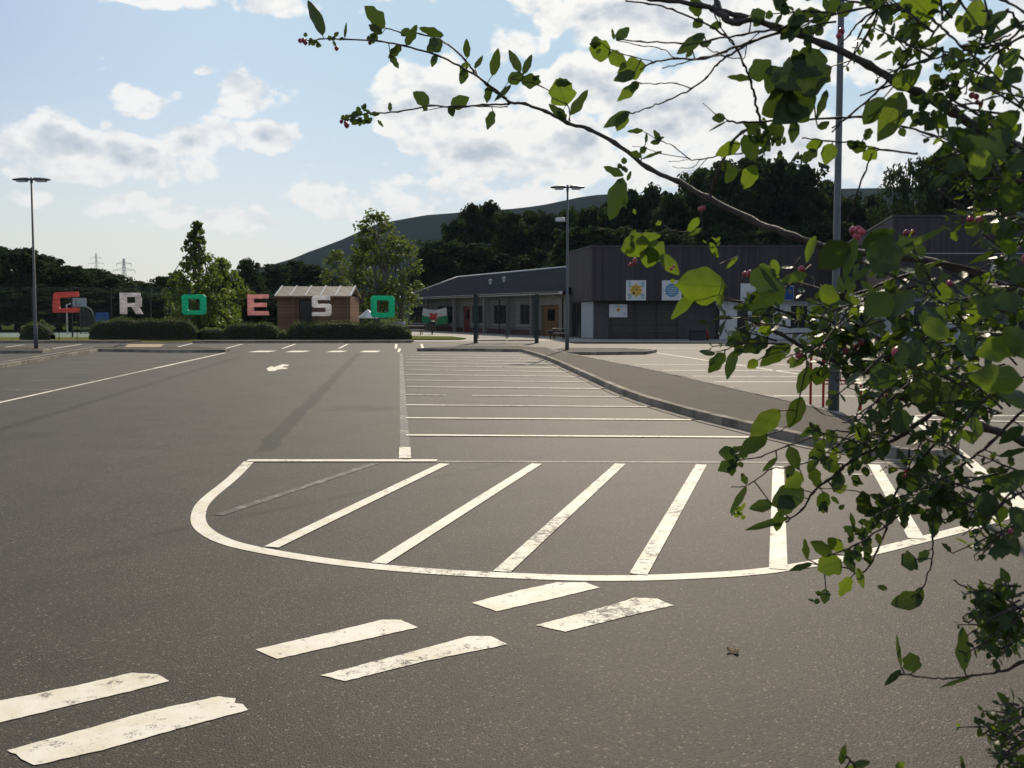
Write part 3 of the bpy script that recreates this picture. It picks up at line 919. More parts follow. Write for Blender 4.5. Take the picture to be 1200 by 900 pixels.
def place_tree(kind, u, vtop, Y, wpx, label, group, name='tree', leaf=None, zb=0.0):
    global tree_i
    tree_i += 1
    top = P(u, vtop, Y)
    hgt = top.z - zb
    base = Vector((top.x, Y, zb))
    tmh, cmh = PROTO[kind][tree_i % len(PROTO[kind])]
    t = empty(name, base, label, 'tree', group)
    basew = {'wood': 0.62, 'round': 0.86, 'loose': 0.62, 'spire': 0.62, 'birch': 0.5}[kind]
    sx = px(wpx, Y) / basew * (1.35 if kind == 'wood' else 1.0)
    t.scale = (sx, sx, hgt * (1.05 if kind in ('wood', 'loose', 'birch') else 1.02))
    t.rotation_euler = (0, 0, random.uniform(0, 6.28))
    for nm, me in (('trunk', tmh), ('crown', cmh)):
        o = bpy.data.objects.new(nm, me); col.objects.link(o); o.parent = t
        if leaf and nm == 'crown':
            o.material_slots[0].link = 'OBJECT'; o.material_slots[0].material = M[leaf]
    return t


GL = 'dark trees beyond the play court'
for (u, v, Y, w) in ((-45, 290, 92, 90), (-5, 292, 95, 80), (28, 294, 91, 70), (52, 302, 98, 66), (80, 313, 92, 66), (108, 317, 97, 64), (136, 324, 93, 60), (-30, 330, 88, 90), (20, 335, 88, 80), (66, 338, 88, 80), (110, 340, 88, 70), (150, 340, 90, 70), (182, 346, 89, 70)):
    place_tree('wood', u, v, Y, w, 'dark crowded tree beyond the play court fence', GL)
for (u, v, Y, w) in ((160, 331, 104, 50), (190, 326, 110, 46), (290, 306, 100, 40)):
    place_tree('wood', u, v, Y, w, {160: 'low dark round tree at the right end of the court treeline', 190: 'small dark tree just left of the bright spire tree', 290: 'small dark tree just right of the bright broad tree'}[u], None)
place_tree('spire', 231, 262, 76, 84, 'bright green spire shaped tree behind the green letter O beside the R', None, 'spire_tree')
place_tree('round', 258, 302, 80, 62, 'broad bright green tree right of the spire shaped tree', None, 'broad_tree')
place_tree('round', 210, 318, 80, 44, 'low leafy tree left of the spire shaped tree', None, 'broad_tree')
GS = 'dark trees behind the timber shed'
for (u, v, Y, w) in ((268, 330, 90, 60), (305, 322, 118, 50), (322, 312, 120, 50), (344, 308, 124, 50), (366, 312, 122, 48), (385, 325, 118, 44), (300, 345, 90, 60), (335, 345, 92, 60), (372, 340, 95, 60), (410, 345, 95, 60), (240, 352, 88, 70), (208, 350, 88, 60)):
    place_tree('wood', u, v, Y, w, 'dark bushy tree in the belt behind the timber shed', GS)
place_tree('birch', 394, 294, 84, 40, 'slim yellowish birch behind the right end of the timber shed', None, 'birch_tree')
place_tree('birch', 443, 251, 80, 74, 'tallest yellow green birch rising behind the last green letter O', None, 'birch_tree')
place_tree('birch', 468, 278, 82, 64, 'yellow green birch between the tallest birch and the grey roofed wing', None, 'birch_tree')
place_tree('birch', 424, 296, 82, 44, 'yellow green birch left of the tallest birch', None, 'birch_tree')
GW = 'trees of the dark wood behind the grey roofed wing'
for (u, v, w) in ((502, 306, 36), (516, 284, 40), (534, 262, 44), (552, 244, 48), (575, 241, 56), (600, 252, 54), (622, 252, 56), (645, 255, 56), (668, 249, 56)):
    place_tree('wood', u, v, random.uniform(116, 126), w, 'dark tree in the wood above the grey roofed wing', GW)
for i, u in enumerate(range(512, 690, 25)):
    place_tree('wood', u, 292 + random.uniform(-8, 12), random.uniform(108, 112), 64, 'dark tree in the wood above the grey roofed wing', GW)
GT = 'trees of the dark wood behind the timber clad hall'
for (u, v, w) in ((690, 247, 56), (712, 242, 50), (738, 228, 54), (764, 222, 56), (792, 230, 58), (822, 204, 66), (852, 195, 70), (884, 188, 74), (915, 190, 74), (944, 200, 66), (968, 218, 60), (996, 236, 60), (1022, 232, 56)):
    place_tree('wood', u, v, random.uniform(102, 112), w, 'dark tree in the wood above the timber clad hall', GT)
for u in range(676, 1080, 28):
    place_tree('wood', u, 268 + random.uniform(-12, 10), random.uniform(92, 97), 70, 'dark tree in the wood above the timber clad hall', GT)
for (u, v, w) in ((1046, 200, 60), (1072, 188, 66)):
    place_tree('loose', u, v, 84, w, {1046: 'open feathery tree above the gap right of the tall lamp post', 1072: 'taller feathery tree above the left end of the lettered hall'}[u], None, 'feathery_tree')
for (u, v, w) in ((1105, 186, 80), (1140, 184, 80), (1180, 178, 90), (1225, 175, 90), (1270, 180, 90)):
    place_tree('wood', u, v, random.uniform(84, 92), w, 'dark tree behind the hall with white letters', 'trees behind the lettered hall')


# ------------------------------------------------------------------ hedges
def hedge(name, u0, u1, vtop, vbase, label, cat='hedge', depth=1.6, leaf='hedge_leaf', dens=520, group=None, size=0.05):
    Y = F * CAM_H / (vbase - HORIZON) + depth / 2
    a_, b_ = P(u0, vbase, Y), P(u1, vbase, Y)
    h = P(u0, vtop, Y).z
    base = Vector(((a_.x + b_.x) / 2, Y, 0))
    L = b_.x - a_.x
    t = empty(name, base, label, cat, group)
    core = MB(); core.smooth = True
    n = 18
    rows_ = 8
    def prof(s, k):   # s 0..1 along, k 0..1 around from front foot over the top to the back foot
        e = min(1, (min(s, 1 - s) * L / (0.55 * h)) ** 0.6) if 0 < s < 1 else 0
        an = math.pi * k
        yy = -math.cos(an) * depth / 2 * (0.45 + 0.55 * e)
        zz = (math.sin(an) ** 0.55) * h * (0.35 + 0.65 * e)
        x = a_.x + s * L
        bump = noise.noise(Vector((x * 0.9, yy * 0.9, 3.1))) * 0.16 * h
        return Vector((x, Y + yy, max(0, zz + (bump if zz > 0.3 else 0))))
    for i in range(n + 1):
        for k in range(rows_ + 1):
            p = prof(i / n, k / rows_)
            c = Vector((p.x, Y, 0.3 * h))
            core.v.append(c + (p - c) * 0.88 if i not in () else p); core.col.append(.5)
    for i in range(n):
        for k in range(rows_):
            core.f.append([i * (rows_ + 1) + k, (i + 1) * (rows_ + 1) + k, (i + 1) * (rows_ + 1) + k + 1, i * (rows_ + 1) + k + 1]); core.m.append(0); core.sm.append(True)
    core.build('twigs', M['hedge_core'], t)
    lv_ = MB()
    for _ in range(int(dens * L)):
        p = prof(random.random(), random.random())
        c = Vector((p.x, Y, 0.3 * h))
        p = c + (p - c) * random.uniform(0.88, 1.06)
        leaf_quads(lv_, p, 0.08, 1, size)
    lv_.build('foliage', M[leaf], t)
    return t


hedge('hedge', 107, 233, 374, 398.8, 'long clipped hedge below the white letter R')
hedge('hedge', 262, 330, 378, 399, 'short clipped hedge below the pink letter E')
hedge('hedge', 336, 482, 377.5, 400.3, 'long clipped hedge in front of the timber shed')
hedge('grass_clump', 232, 264, 384, 398.3, 'tuft of bright yellow green shrubs between two hedges', 'shrub', 1.2, 'birch_leaf', 300)
hedge('grass_clump', 326, 340, 386, 399.3, 'small low brownish shrub in the gap left of the long hedge', 'shrub', 1.0, 'birch_leaf', 300)
hedge('bush', 26, 62, 379, 399, 'rounded dark bush beside the foot of the lamp post with paired heads', 'bush', 1.6)
hedge('bush', 44, 58, 366, 397, 'slim light bush behind the rounded dark bush', 'bush', 0.8, 'birch_leaf', 240)

# ------------------------------------------------------------------ letters CROESO
LET = {
    'C': [(0, 0), (1, 0), (1, .24), (.27, .24), (.22, .3), (.22, .7), (.27, .76), (1, .76), (1, 1), (.12, 1), (0, .86), (0, .14)],
    'E': [(0, 0), (1, 0), (1, .2), (.28, .2), (.28, .4), (.9, .4), (.9, .6), (.28, .6), (.28, .8), (1, .8), (1, 1), (0, 1)],
    'S': [(0, 0), (.88, 0), (1, .1), (1, .54), (.88, .61), (.28, .61), (.28, .79), (.94, .79), (.94, 1), (.1, 1), (0, .9), (0, .49), (.1, .41), (.72, .41), (.72, .2), (0, .2)],
    'R': None, 'O': None}
LETTERS = [('C', 62, 91, 342.5, 367, (0.68, 0.22, 0.19), 'salmon red letter C made of stacked blocks'),
           ('R', 140.5, 166, 343, 368, (0.85, 0.80, 0.82), 'white letter R above the clipped hedge'),
           ('O', 213, 240.5, 345, 369, (0.04, 0.62, 0.42), 'green letter O between the R and the E'),
           ('E', 290, 314, 345, 369.5, (0.88, 0.55, 0.53), 'pale pink letter E left of the timber shed'),
           ('S', 365.5, 387.5, 346.5, 370.5, (0.88, 0.86, 0.87), 'white letter S in front of the timber shed'),
           ('O', 434.5, 462, 346.5, 372, (0.04, 0.62, 0.42), 'green letter O right of the S, last of the word')]


def slab(mb, poly, Y0, Y1):
    """upright slab: poly in (x,z), thickness along Y"""
    n = len(poly)
    vs = [(p[0], Y0, p[1]) for p in poly] + [(p[0], Y1, p[1]) for p in poly]
    mb.add(vs, [tuple(range(n)), tuple(range(n, 2 * n))[::-1]] + [(i, n + i, n + (i + 1) % n, (i + 1) % n) for i in range(n)])


for ch, u0, u1, v0, v1, rgb, lab in LETTERS:
    Y = 58.6
    A_, B_ = P(u0, v1, Y), P(u1, v0, Y)
    ww, hh = B_.x - A_.x, B_.z - A_.z
    def T(p): return (A_.x + p[0] * ww, A_.z + p[1] * hh)
    t = empty('letter_sign', Vector(((A_.x + B_.x) / 2, Y + 0.1, 0)), lab, 'letter', 'letters spelling a welcome above the hedge')
    mb = MB()
    if ch == 'O':
        ring_o = [(.1, 0), (.9, 0), (1, .1), (1, .9), (.9, 1), (.1, 1), (0, .9), (0, .1)]
        ring_i = [(.28, .22), (.72, .22), (.76, .26), (.76, .74), (.72, .78), (.28, .78), (.24, .74), (.24, .26)]
        for i in range(8):
            j = (i + 1) % 8
            o0, o1, i0, i1 = T(ring_o[i]), T(ring_o[j]), T(ring_i[i]), T(ring_i[j])
            mb.add([(o0[0], Y, o0[1]), (o1[0], Y, o1[1]), (i1[0], Y, i1[1]), (i0[0], Y, i0[1]),
                    (o0[0], Y + .2, o0[1]), (o1[0], Y + .2, o1[1]), (i1[0], Y + .2, i1[1]), (i0[0], Y + .2, i0[1])],
                   [(0, 1, 2, 3), (7, 6, 5, 4), (0, 4, 5, 1), (3, 2, 6, 7)])
    elif ch == 'R':
        for poly in ([(0, 0), (.28, 0), (.28, 1), (0, 1)], [(.28, .8), (.9, .8), (.9, 1), (.28, 1)], [(.28, .34), (.95, .34), (.95, .52), (.28, .52)], [(.70, .52), (.95, .52), (.95, .8), (.70, .8)], [(.72, 0), (1.0, 0), (.82, .34), (.52, .34)]):
            slab(mb, [T(p) for p in poly], Y, Y + .2)
    else:
        pts_ = [T(p) for p in LET[ch]]
        if ch == 'C': pts_ = [(x + 0.04 * math.sin(z * 9), z + 0.05 * math.sin(x * 3)) for x, z in pts_]
        slab(mb, pts_, Y, Y + .2)
    mb.build('letter_block', letter_mat('letter_' + ch.lower(), rgb), t)
    pm = MB()
    for s_ in (.14, .86):
        x = A_.x + ww * s_
        pm.tube([(x, Y + .25, 0), (x, Y + .25, A_.z + hh * .9)], 0.025, 6)
    pm.build('support', M['darkgreen'], t)


# ------------------------------------------------------------------ lamp posts
def lamp(u, vb, vt, label, headw, heads=True, cam_=False):
    b = G(u, vb); Y = b.y
    hgt = P(u, vt, Y).z
    t = empty('lamp_post', b, label, 'lamp post', 'lamp posts of the car park')
    m = MB()
    m.tube([b, b + Vector((0, 0, 1.15)), b + Vector((0, 0, 1.25)), b + Vector((0, 0, hgt))], [0.092, 0.092, 0.062, 0.045], 14)
    m.tube([b, b + Vector((0, 0, 0.04))], [0.16, 0.16], 14)
    pole = m.build('pole', M['galv'], t)
    d_ = MB(); d_.box(b + Vector((0, -0.094, 0.65)), (0.09, 0.012, 0.38)); d_.build('hatch', M['galvdark'], pole)
    c = b + Vector((0, 0, hgt))
    m = MB(); m.tube([c + Vector((0, 0, -0.12)), c + Vector((0, 0, 0.14))], [0.065, 0.05], 10)
    m.tube([c + Vector((-0.28, 0, 0.03)), c + Vector((0.28, 0, 0.03))], 0.035, 8)
    m.build('bracket', M['galvdark'], t)
    for sgn in (-1, 1):
        m = MB()
        secs = [(0.10, .10, .06), (.22, .17, .085), (headw * .55, .19, .08), (headw * .9, .14, .05), (headw, .06, .02)]
        vs = []; fs = []
        for x, wy, hz2 in secs:
            ctr = c + Vector((sgn * x, 0, 0.035 + 0.05 * (1 - x / headw) * 0.6))
            for k in range(8):
                an = 2 * math.pi * k / 8 + math.pi / 8
                vs.append(ctr + Vector((0, math.cos(an) * wy, math.sin(an) * hz2)))
        for i in range(len(secs) - 1):
            for k in range(8): fs.append((i * 8 + k, i * 8 + (k + 1) % 8, (i + 1) * 8 + (k + 1) % 8, (i + 1) * 8 + k))
        fs.append(tuple(range(8))); fs.append(tuple(range(32, 40)))
        m.add(vs, fs)
        h_ = m.build('lamp_head', M['galvdark'], t)
        g_ = MB(); g_.box(c + Vector((sgn * headw * .5, 0, -0.012)), (headw * .5, .24, .10)); g_.build('lens', M['lens'], h_)
    return t, c


lamp(42.5, 411.3, 211.5, 'lamp post with paired heads in front of the play court treeline', 0.90)
lamp(664.5, 413, 220.5, 'lamp post with paired heads and security camera before the timber clad hall', 0.78)
lamp(976.5, 490, -230, 'tall lamp post behind the leafy branches beside the red railing', 0.8)
cb = P(663.5, 258.5, G(664.5, 413).y - 0.07)
t = empty('security_camera', cb, 'white security camera high on the lamp post before the hall', 'camera')
m = MB(); m.box(cb + Vector((-0.12, -0.05, -0.02)), (0.26, 0.05, 0.05)); m.build('bracket', M['galv'], t)
m = MB(); m.box(cb + Vector((-0.28, -0.22, 0.02)), (0.20, 0.42, 0.18), R(55)); m.build('housing', M['white'], t, 0.03)

# ------------------------------------------------------------------ red railing round the tall lamp post
Yr = G(976, 485).y
rb = G(980, 486)
t = empty('railing', rb, 'red tubular steel railing beside the tall lamp post', 'railing')
def hoop(u0, u1, vt, Y0, Y1):
    m = MB()
    a_, b_ = P(u0, vt, Y0), P(u1, vt, Y1)
    m.tube([(a_.x, Y0, 0), (a_.x, Y0, a_.z - .06), (lerp(a_.x, b_.x, .12), lerp(Y0, Y1, .12), a_.z), (lerp(a_.x, b_.x, .88), lerp(Y0, Y1, .88), a_.z), (b_.x, Y1, a_.z - .06), (b_.x, Y1, 0)], 0.022, 8)
    return m
hoop(951, 966, 399, Yr + .3, Yr - .1).build('hoop', M['redsteel'], t)
hoop(1010, 1040, 397, Yr - .1, Yr + .5).build('hoop', M['redsteel'], t)
m = MB(); a_, b_ = P(966, 446, Yr - .1), P(1010, 446, Yr - .1); m.tube([a_, b_], .02, 8); m.tube([a_ + Vector((0, 0, -.06)), b_ + Vector((0, 0, -.06))], .012, 8)
m.build('rail', M['redsteel'], t)

# ------------------------------------------------------------------ play court: mesh fence, hoop, goal
fy = 66.0
t = empty('mesh_fence', (-60, fy, 0), 'tall dark green mesh fence round the play court', 'fence')
FH = P(0, 338, fy).z
m = MB()
x = -92.0
while x < -24:
    m.box((x, fy - .06, FH / 2), (.010, .008, FH)); x += 0.10
z = 0.1
while z < FH:
    m.box((-58, fy - .06, z), (68, .006, .007)); z += 0.2
m.build('mesh_panel', M['darkgreen'], t)
for i in range(24):
    x = -92 + i * 2.95
    m = MB(); m.box((x, fy, FH / 2), (.09, .09, FH)); m.build('post', M['darkgreen'], t)
m = MB(); m.box((-58, fy + .002, FH + .03), (68, .06, .06)); m.box((-58, fy + .07, 1.0), (68, .05, .05)); m.build('rail', M['darkgreen'], t)

hb = G(79, 392.0); Y = hb.y
t = empty('basketball_hoop', hb, 'white basketball post with backboard inside the play court', 'basketball hoop')
m = MB(); zt = P(79, 357, Y).z
m.tube([hb, hb + Vector((0, 0, zt)), hb + Vector((.5, .3, zt + .15))], .07, 8); m.build('post', M['white'], t)
m = MB(); m.box(hb + Vector((.9, .35, zt + .2)), (1.2, .04, .75)); m.build('backboard', M['greypanel'], t)
m = MB(); ring = [hb + Vector((.9 + .23 * math.cos(a), .05 + .23 * math.sin(a), zt + .02)) for a in [k * math.pi / 8 for k in range(17)]]; m.tube(ring, .012, 5); m.build('rim', M['redsteel'], t)

gb = G(103, 391.0); Y = gb.y
t = empty('goal', gb, 'grey arched sports goal with net beside the basketball post', 'goal')
wg = px(17, Y); zt = P(103, 357.5, Y).z
m = MB(); m.tube([(gb.x - wg / 2, Y, 0), (gb.x - wg / 2, Y, zt), (gb.x - wg / 2 + .3, Y, zt), (gb.x + wg * .25, Y, zt - .4), (gb.x + wg / 2, Y, zt - 1.1), (gb.x + wg / 2, Y, 0)], .05, 8); m.build('frame', M['galv'], t)
m = MB()
k = 0.0
while k <= 1.0:
    xx = gb.x - wg / 2 + k * wg; zz = zt if k < .3 else zt - 1.1 * (k - .3) / .7
    m.box((xx, Y + .06, zz / 2), (.008, .008, zz)); k += .04
for j in range(18):
    m.box((gb.x, Y + .075, .1 + j * .12), (wg * .95, .008, .008))
m.build('net', M['galv'], t)
bb = P(120, 372, 80)
t = empty('notice_board', (bb.x, 80, 0), 'blue board standing behind the play court fence', 'board')
m = MB(); m.box((bb.x, 80, bb.z), (px(15, 80), .06, px(12, 80))); m.build('panel', M['blue'], t)
m = MB(); m.box((bb.x - .45, 80.06, bb.z / 2), (.06, .06, bb.z)); m.build('leg', M['galvdark'], t)
m = MB(); m.box((bb.x + .45, 80.06, bb.z / 2), (.06, .06, bb.z)); m.build('leg', M['galvdark'], t)

# ------------------------------------------------------------------ pylons
def pylon(u, vt, Y, hgt, label, th):
    top = P(u, vt, Y); zb = top.z - hgt
    t = empty('electricity_pylon', (top.x, Y, zb), label, 'pylon', 'pylons on the skyline')
    m = MB()
    def wd(k): return 4.2 * (1 - k) ** 1.25 + .55
    lv_ = [i / 11 for i in range(12)]
    for i in range(11):
        k0, k1 = lv_[i], lv_[i + 1]
        for sx, sy in ((1, 1), (1, -1), (-1, -1), (-1, 1)):
            m.tube([(top.x + sx * wd(k0), Y + sy * wd(k0), zb + k0 * hgt), (top.x + sx * wd(k1), Y + sy * wd(k1), zb + k1 * hgt)], th, 4, False)
        for s_ in (1, -1):
            m.tube([(top.x - wd(k0), Y + s_ * wd(k0), zb + k0 * hgt), (top.x + wd(k1), Y + s_ * wd(k1), zb + k1 * hgt)], th * .6, 4, False)
            m.tube([(top.x + wd(k0), Y + s_ * wd(k0), zb + k0 * hgt), (top.x - wd(k1), Y + s_ * wd(k1), zb + k1 * hgt)], th * .6, 4, False)
    m.build('tower', M['pylon'], t)
    for k, half in ((.68, 7.5), (.80, 9.5), (.91, 6.5)):
        m = MB(); z = zb + k * hgt
        for s_ in (-1, 1):
            m.tube([(top.x, Y, z + 2.2), (top.x + s_ * half, Y, z)], th * .8, 4, False); m.tube([(top.x, Y, z), (top.x + s_ * half, Y, z)], th * .8, 4, False)
            m.tube([(top.x + s_ * half, Y, z), (top.x + s_ * half, Y, z - 2.6)], th, 4, False)
        m.build('cross_arm', M['pylon'], t)


pylon(145, 303, 760, 50, 'nearer lattice pylon on the skyline above the letter R', .20)
pylon(112.5, 297, 1050, 60, 'fainter lattice pylon on the skyline left of the other pylon', .16)

# ------------------------------------------------------------------ timber shed
Y = 63.0
sl_, sr_ = P(325, 380, Y).x, P(410.5, 380, Y).x
zt, zr = P(325, 347, Y).z, P(325, 335.5, Y + 1.6).z
dp = 3.6
t = empty('shed', ((sl_ + sr_) / 2, Y, 0), 'brown timber shed with pale panelled roof behind the hedge', 'shed')
m = MB()
wx0, wx1 = P(345, 0, Y).x, P(362.5, 0, Y).x
dz0, dz1 = 1.0, P(0, 351.5, Y).z
m.box(((sl_ + wx0) / 2, Y + .06, zt / 2), (wx0 - sl_, .12, zt)); m.box(((wx1 + sr_) / 2, Y + .06, zt / 2), (sr_ - wx1, .12, zt))
m.box(((wx0 + wx1) / 2, Y + .06, dz0 / 2), (wx1 - wx0, .119, dz0)); m.box(((wx0 + wx1) / 2, Y + .06, (zt + dz1) / 2), (wx1 - wx0, .119, zt - dz1))
m.box((sl_ + .06, Y + dp / 2 + .06, zt / 2), (.12, dp - .12, zt)); m.box((sr_ - .06, Y + dp / 2 + .06, zt / 2), (.12, dp - .12, zt)); m.box(((sl_ + sr_) / 2, Y + dp + .06, zt / 2), (sr_ - sl_, .12, zt))
m.build('wall', M['shedwood'], t)
m = MB()
x0, x1 = sl_ - .12, sr_ + .12
m.add([(x0, Y - .3, zt - .02), (x1, Y - .3, zt - .02), (x1, Y + dp / 2, zr), (x0, Y + dp / 2, zr), (x0, Y + dp + .3, zt - .02), (x1, Y + dp + .3, zt - .02),
       (x0, Y - .3, zt - .1), (x1, Y - .3, zt - .1), (x1, Y + dp / 2, zr - .1), (x0, Y + dp / 2, zr - .1), (x0, Y + dp + .3, zt - .1), (x1, Y + dp + .3, zt - .1)],
      [(0, 1, 2, 3), (3, 2, 5, 4), (6, 9, 8, 7), (9, 10, 11, 8), (0, 6, 7, 1), (4, 5, 11, 10), (0, 3, 9, 6), (3, 4, 10, 9), (1, 7, 8, 2), (2, 8, 11, 5)])
roof = m.build('roof', M['shedroof'], t)
for k in range(6):
    m = MB(); xx = lerp(x0 + .05, x1 - .05, k / 5)
    m.add([(xx - .05, Y - .3, zt), (xx + .05, Y - .3, zt), (xx + .05, Y + dp / 2, zr + .02), (xx - .05, Y + dp / 2, zr + .02), (xx - .05, Y - .3, zt + .05), (xx + .05, Y - .3, zt + .05), (xx + .05, Y + dp / 2, zr + .07), (xx - .05, Y + dp / 2, zr + .07)],
          [(4, 5, 6, 7), (0, 1, 5, 4), (1, 2, 6, 5), (3, 0, 4, 7), (2, 3, 7, 6)])
    m.build('batten', M['fascia'], roof)
m = MB(); m.box(((x0 + x1) / 2, Y - .32, zt - .07), (x1 - x0, .03, .14)); m.build('fascia', M['shedwood'], t)
m = MB(); m.box(((wx0 + wx1) / 2, Y + .08, (dz0 + dz1) / 2), (wx1 - wx0 - .1, .02, dz1 - dz0 - .1)); w_ = m.build('window', M['glass'], t)
m = MB()
for xx in (wx0 + .025, wx1 - .025): m.box((xx, Y - .01, (dz0 + dz1) / 2), (.06, .1, dz1 - dz0))
m.build('frame', M['shedwood'], w_)
for u in (340, 366, 404):
    m = MB(); xx = P(u, 0, Y).x; m.box((xx, Y - .22, zt / 2 - .06), (.12, .12, zt - .12)); m.build('porch_post', M['shedwood'], t)

# ------------------------------------------------------------------ white parasol, picnic tables, bins
pb = P(431, 372, 64); zt = P(431, 362, 64).z
t = empty('parasol', (pb.x, 64, 0), 'white peaked parasol right of the timber shed', 'parasol')
m = MB(); m.tube([(pb.x, 64, 0), (pb.x, 64, zt)], .03, 6); m.build('pole', M['galv'], t)
m = MB(); rr = px(12, 64)
ring = [(pb.x + rr * math.cos(k * math.pi / 4), 64 + rr * math.sin(k * math.pi / 4), zt - .62) for k in range(8)]
ring2 = [(x, y, z - .06) for x, y, z in ring]
m.add([(pb.x, 64, zt)] + ring + ring2 + [(pb.x, 64, zt - .08)], [(0, 1 + k, 1 + (k + 1) % 8) for k in range(8)] + [(1 + k, 9 + k, 9 + (k + 1) % 8, 1 + (k + 1) % 8) for k in range(8)] + [(17, 9 + (k + 1) % 8, 9 + k) for k in range(8)])
m.build('canopy', M['white'], t)


def picnic(u, vb, w, label):
    b = G(u, vb); L = px(w, b.y)
    t = empty('picnic_table', b, label, 'picnic table', 'picnic tables by the low wing')
    m = MB()
    for k in range(5): m.box(b + Vector((0, -.32 + k * .16, .74)), (L, .14, .04))
    m.build('tabletop', M['paving'], t)
    for s_ in (-1, 1):
        m = MB(); m.box(b + Vector((0, s_ * .72, .44)), (L, .26, .04)); m.build('seat', M['paving'], t)
    for s_ in (-1, 1):
        m = MB(); x = s_ * L * .36
        m.tube([b + Vector((x, -.75, 0)), b + Vector((x, -.2, .72))], .035, 5); m.tube([b + Vector((x, .75, 0)), b + Vector((x, .2, .72))], .035, 5); m.box(b + Vector((x, 0, .40)), (.05, 1.6, .06))
        m.build('trestle', M['plasticdark'], t)


picnic(486.5, 392.5, 20, 'pale topped picnic table beside the end of the long hedge')
picnic(655, 397.5, 15, 'pale topped picnic table at the right end of the low wing')
bb = G(506.5, 392)
t = empty('litter_bin', bb, 'black litter bin on the grass patch left of the flag', 'bin')
m = MB(); m.tube([bb + Vector((0, 0, .25)), bb + Vector((0, 0, .9)), bb + Vector((0, 0, .98))], [.24, .28, .25], 12); m.build('body', M['plasticdark'], t)
m = MB(); m.tube([bb, bb + Vector((0, 0, .25))], .06, 8); m.build('post', M['plasticdark'], t)
m = MB(); m.tube([bb + Vector((0, 0, .98)), bb + Vector((0, 0, 1.1)), bb + Vector((0, 0, 1.15))], [.29, .27, .1], 12); m.build('lid', M['plasticdark'], t)
bb = G(645, 397.6)
t = empty('litter_bin', bb, 'small dark bin beside the picnic table before the wooden door', 'bin')
m = MB(); m.tube([bb, bb + Vector((0, 0, .5))], .05, 8); m.build('post', M['plasticdark'], t)
m = MB(); m.tube([bb + Vector((0, 0, .4)), bb + Vector((0, 0, .62))], [.2, .24], 12); m.build('body', M['plasticdark'], t)

# ------------------------------------------------------------------ low wing
R0 = G(667, 395.2); L0 = G(478, 386.2)
tdir = (L0 - R0).normalized(); LW = (L0 - R0).length
bdir = Vector((tdir.y, -tdir.x, 0))
if bdir.y < 0: bdir = -bdir
ang = math.atan2(tdir.y, tdir.x)
def WP(s_, b, z): return R0 + tdir * s_ + bdir * b + Vector((0, 0, z))
def s_at(u):
    k = (u - 600) / F
    return (R0.x - k * R0.y) / (k * tdir.y - tdir.x)
def WB(mb, s0, s1, b0, b1, z0, z1):
    vs = [WP(s_, b, z) for z in (z0, z1) for s_, b in ((s0, b0), (s1, b0), (s1, b1), (s0, b1))]
    # orientation: s x b
    fs = [(0, 1, 2, 3), (7, 6, 5, 4), (4, 5, 1, 0), (5, 6, 2, 1), (6, 7, 3, 2), (7, 4, 0, 3)]
    mb.add(vs, fs)
ZE = 3.4
t = empty('school_wing', R0, 'long low cream school wing with grey pitched roof', 'building')
ops = []   # openings: u right, u left, z0, z1, kind
for (ur, ul, z0, z1, kd) in ((655, 634, .06, 2.45, 'wood'), (626, 609, .85, 2.5, 'win'), (594, 578, .85, 2.5, 'win'), (569, 553, .85, 2.5, 'win'), (551, 542.5, .06, 2.45, 'red'), (535, 513, .75, 2.5, 'win'), (499.5, 480.5, .75, 2.5, 'win')):
    ops.append((s_at(ur), s_at(ul), z0, z1, kd))
m = MB(); cur = 0.0
for (s0, s1, z0, z1, kd) in ops:
    WB(m, cur, s0, 0, .3, 0, ZE)
    WB(m, s0, s1, 0, .3, z1, ZE)
    if kd == 'win': WB(m, s0, s1, 0, .3, 0, z0)
    cur = s1
WB(m, cur, LW, 0, .3, 0, ZE)
WB(m, LW - .3, LW, .3, 9.7, 0, ZE); WB(m, 0, LW, 9.7, 10, 0, ZE); WB(m, 0, .3, .3, 9.7, 0, ZE)
m.build('wall', M['cream'], t)
for (s0, s1, z0, z1, kd) in ops:
    m = MB()
    if kd == 'win':
        WB(m, s0, s1, .16, .18, z0, z1); w_ = m.build('window', M['glass'], t)
        m = MB()
        for k in range(4):
            sc_ = lerp(s0 + .03, s1 - .03, k / 3); WB(m, sc_ - .035, sc_ + .035, .10, .155, z0, z1)
        WB(m, s0, s1, .098, .153, z1 - .07, z1 - .002); WB(m, s0, s1, .098, .153, z0 + .002, z0 + .07); WB(m, s0, s1, .10, .152, lerp(z0, z1, .7), lerp(z0, z1, .7) + .05)
        m.build('frame', M['frame'], w_)
        m = MB(); WB(m, s0 - .05, s1 + .05, -.06, .09, z0 - .06, z0 - .002); m.build('sill', M['fascia'], w_)
    else:
        WB(m, s0, s1, .14, .2, 0, z1); d_ = m.build('door', M['reddoor' if kd == 'red' else 'wooddoor'], t)
        m = MB(); WB(m, lerp(s0, s1, .3), lerp(s0, s1, .7), .125, .137, 1.2, 2.1); m.build('pane', M['glass'], d_)
m = MB(); WB(m, 0.02, s_at(655) - .01, -.04, -.003, 0, .45)
WB(m, s_at(634) + .01, s_at(551) - .01, -.04, -.003, 0, .45); WB(m, s_at(542.5) + .01, LW, -.04, -.003, 0, .45)
m.build('plinth', M['plinth'], t)
ZR = 5.75
m = MB()
sr0, srl = -0.3, 32.5
ee = .75
pts_ = [WP(sr0, -ee, ZE), WP(LW + .9, -ee, ZE), WP(srl, 5, ZR), WP(sr0, 5, ZR), WP(LW + .9, 10 + ee, ZE), WP(sr0, 10 + ee, ZE)]
low_ = [p + Vector((0, 0, -.16)) for p in pts_]
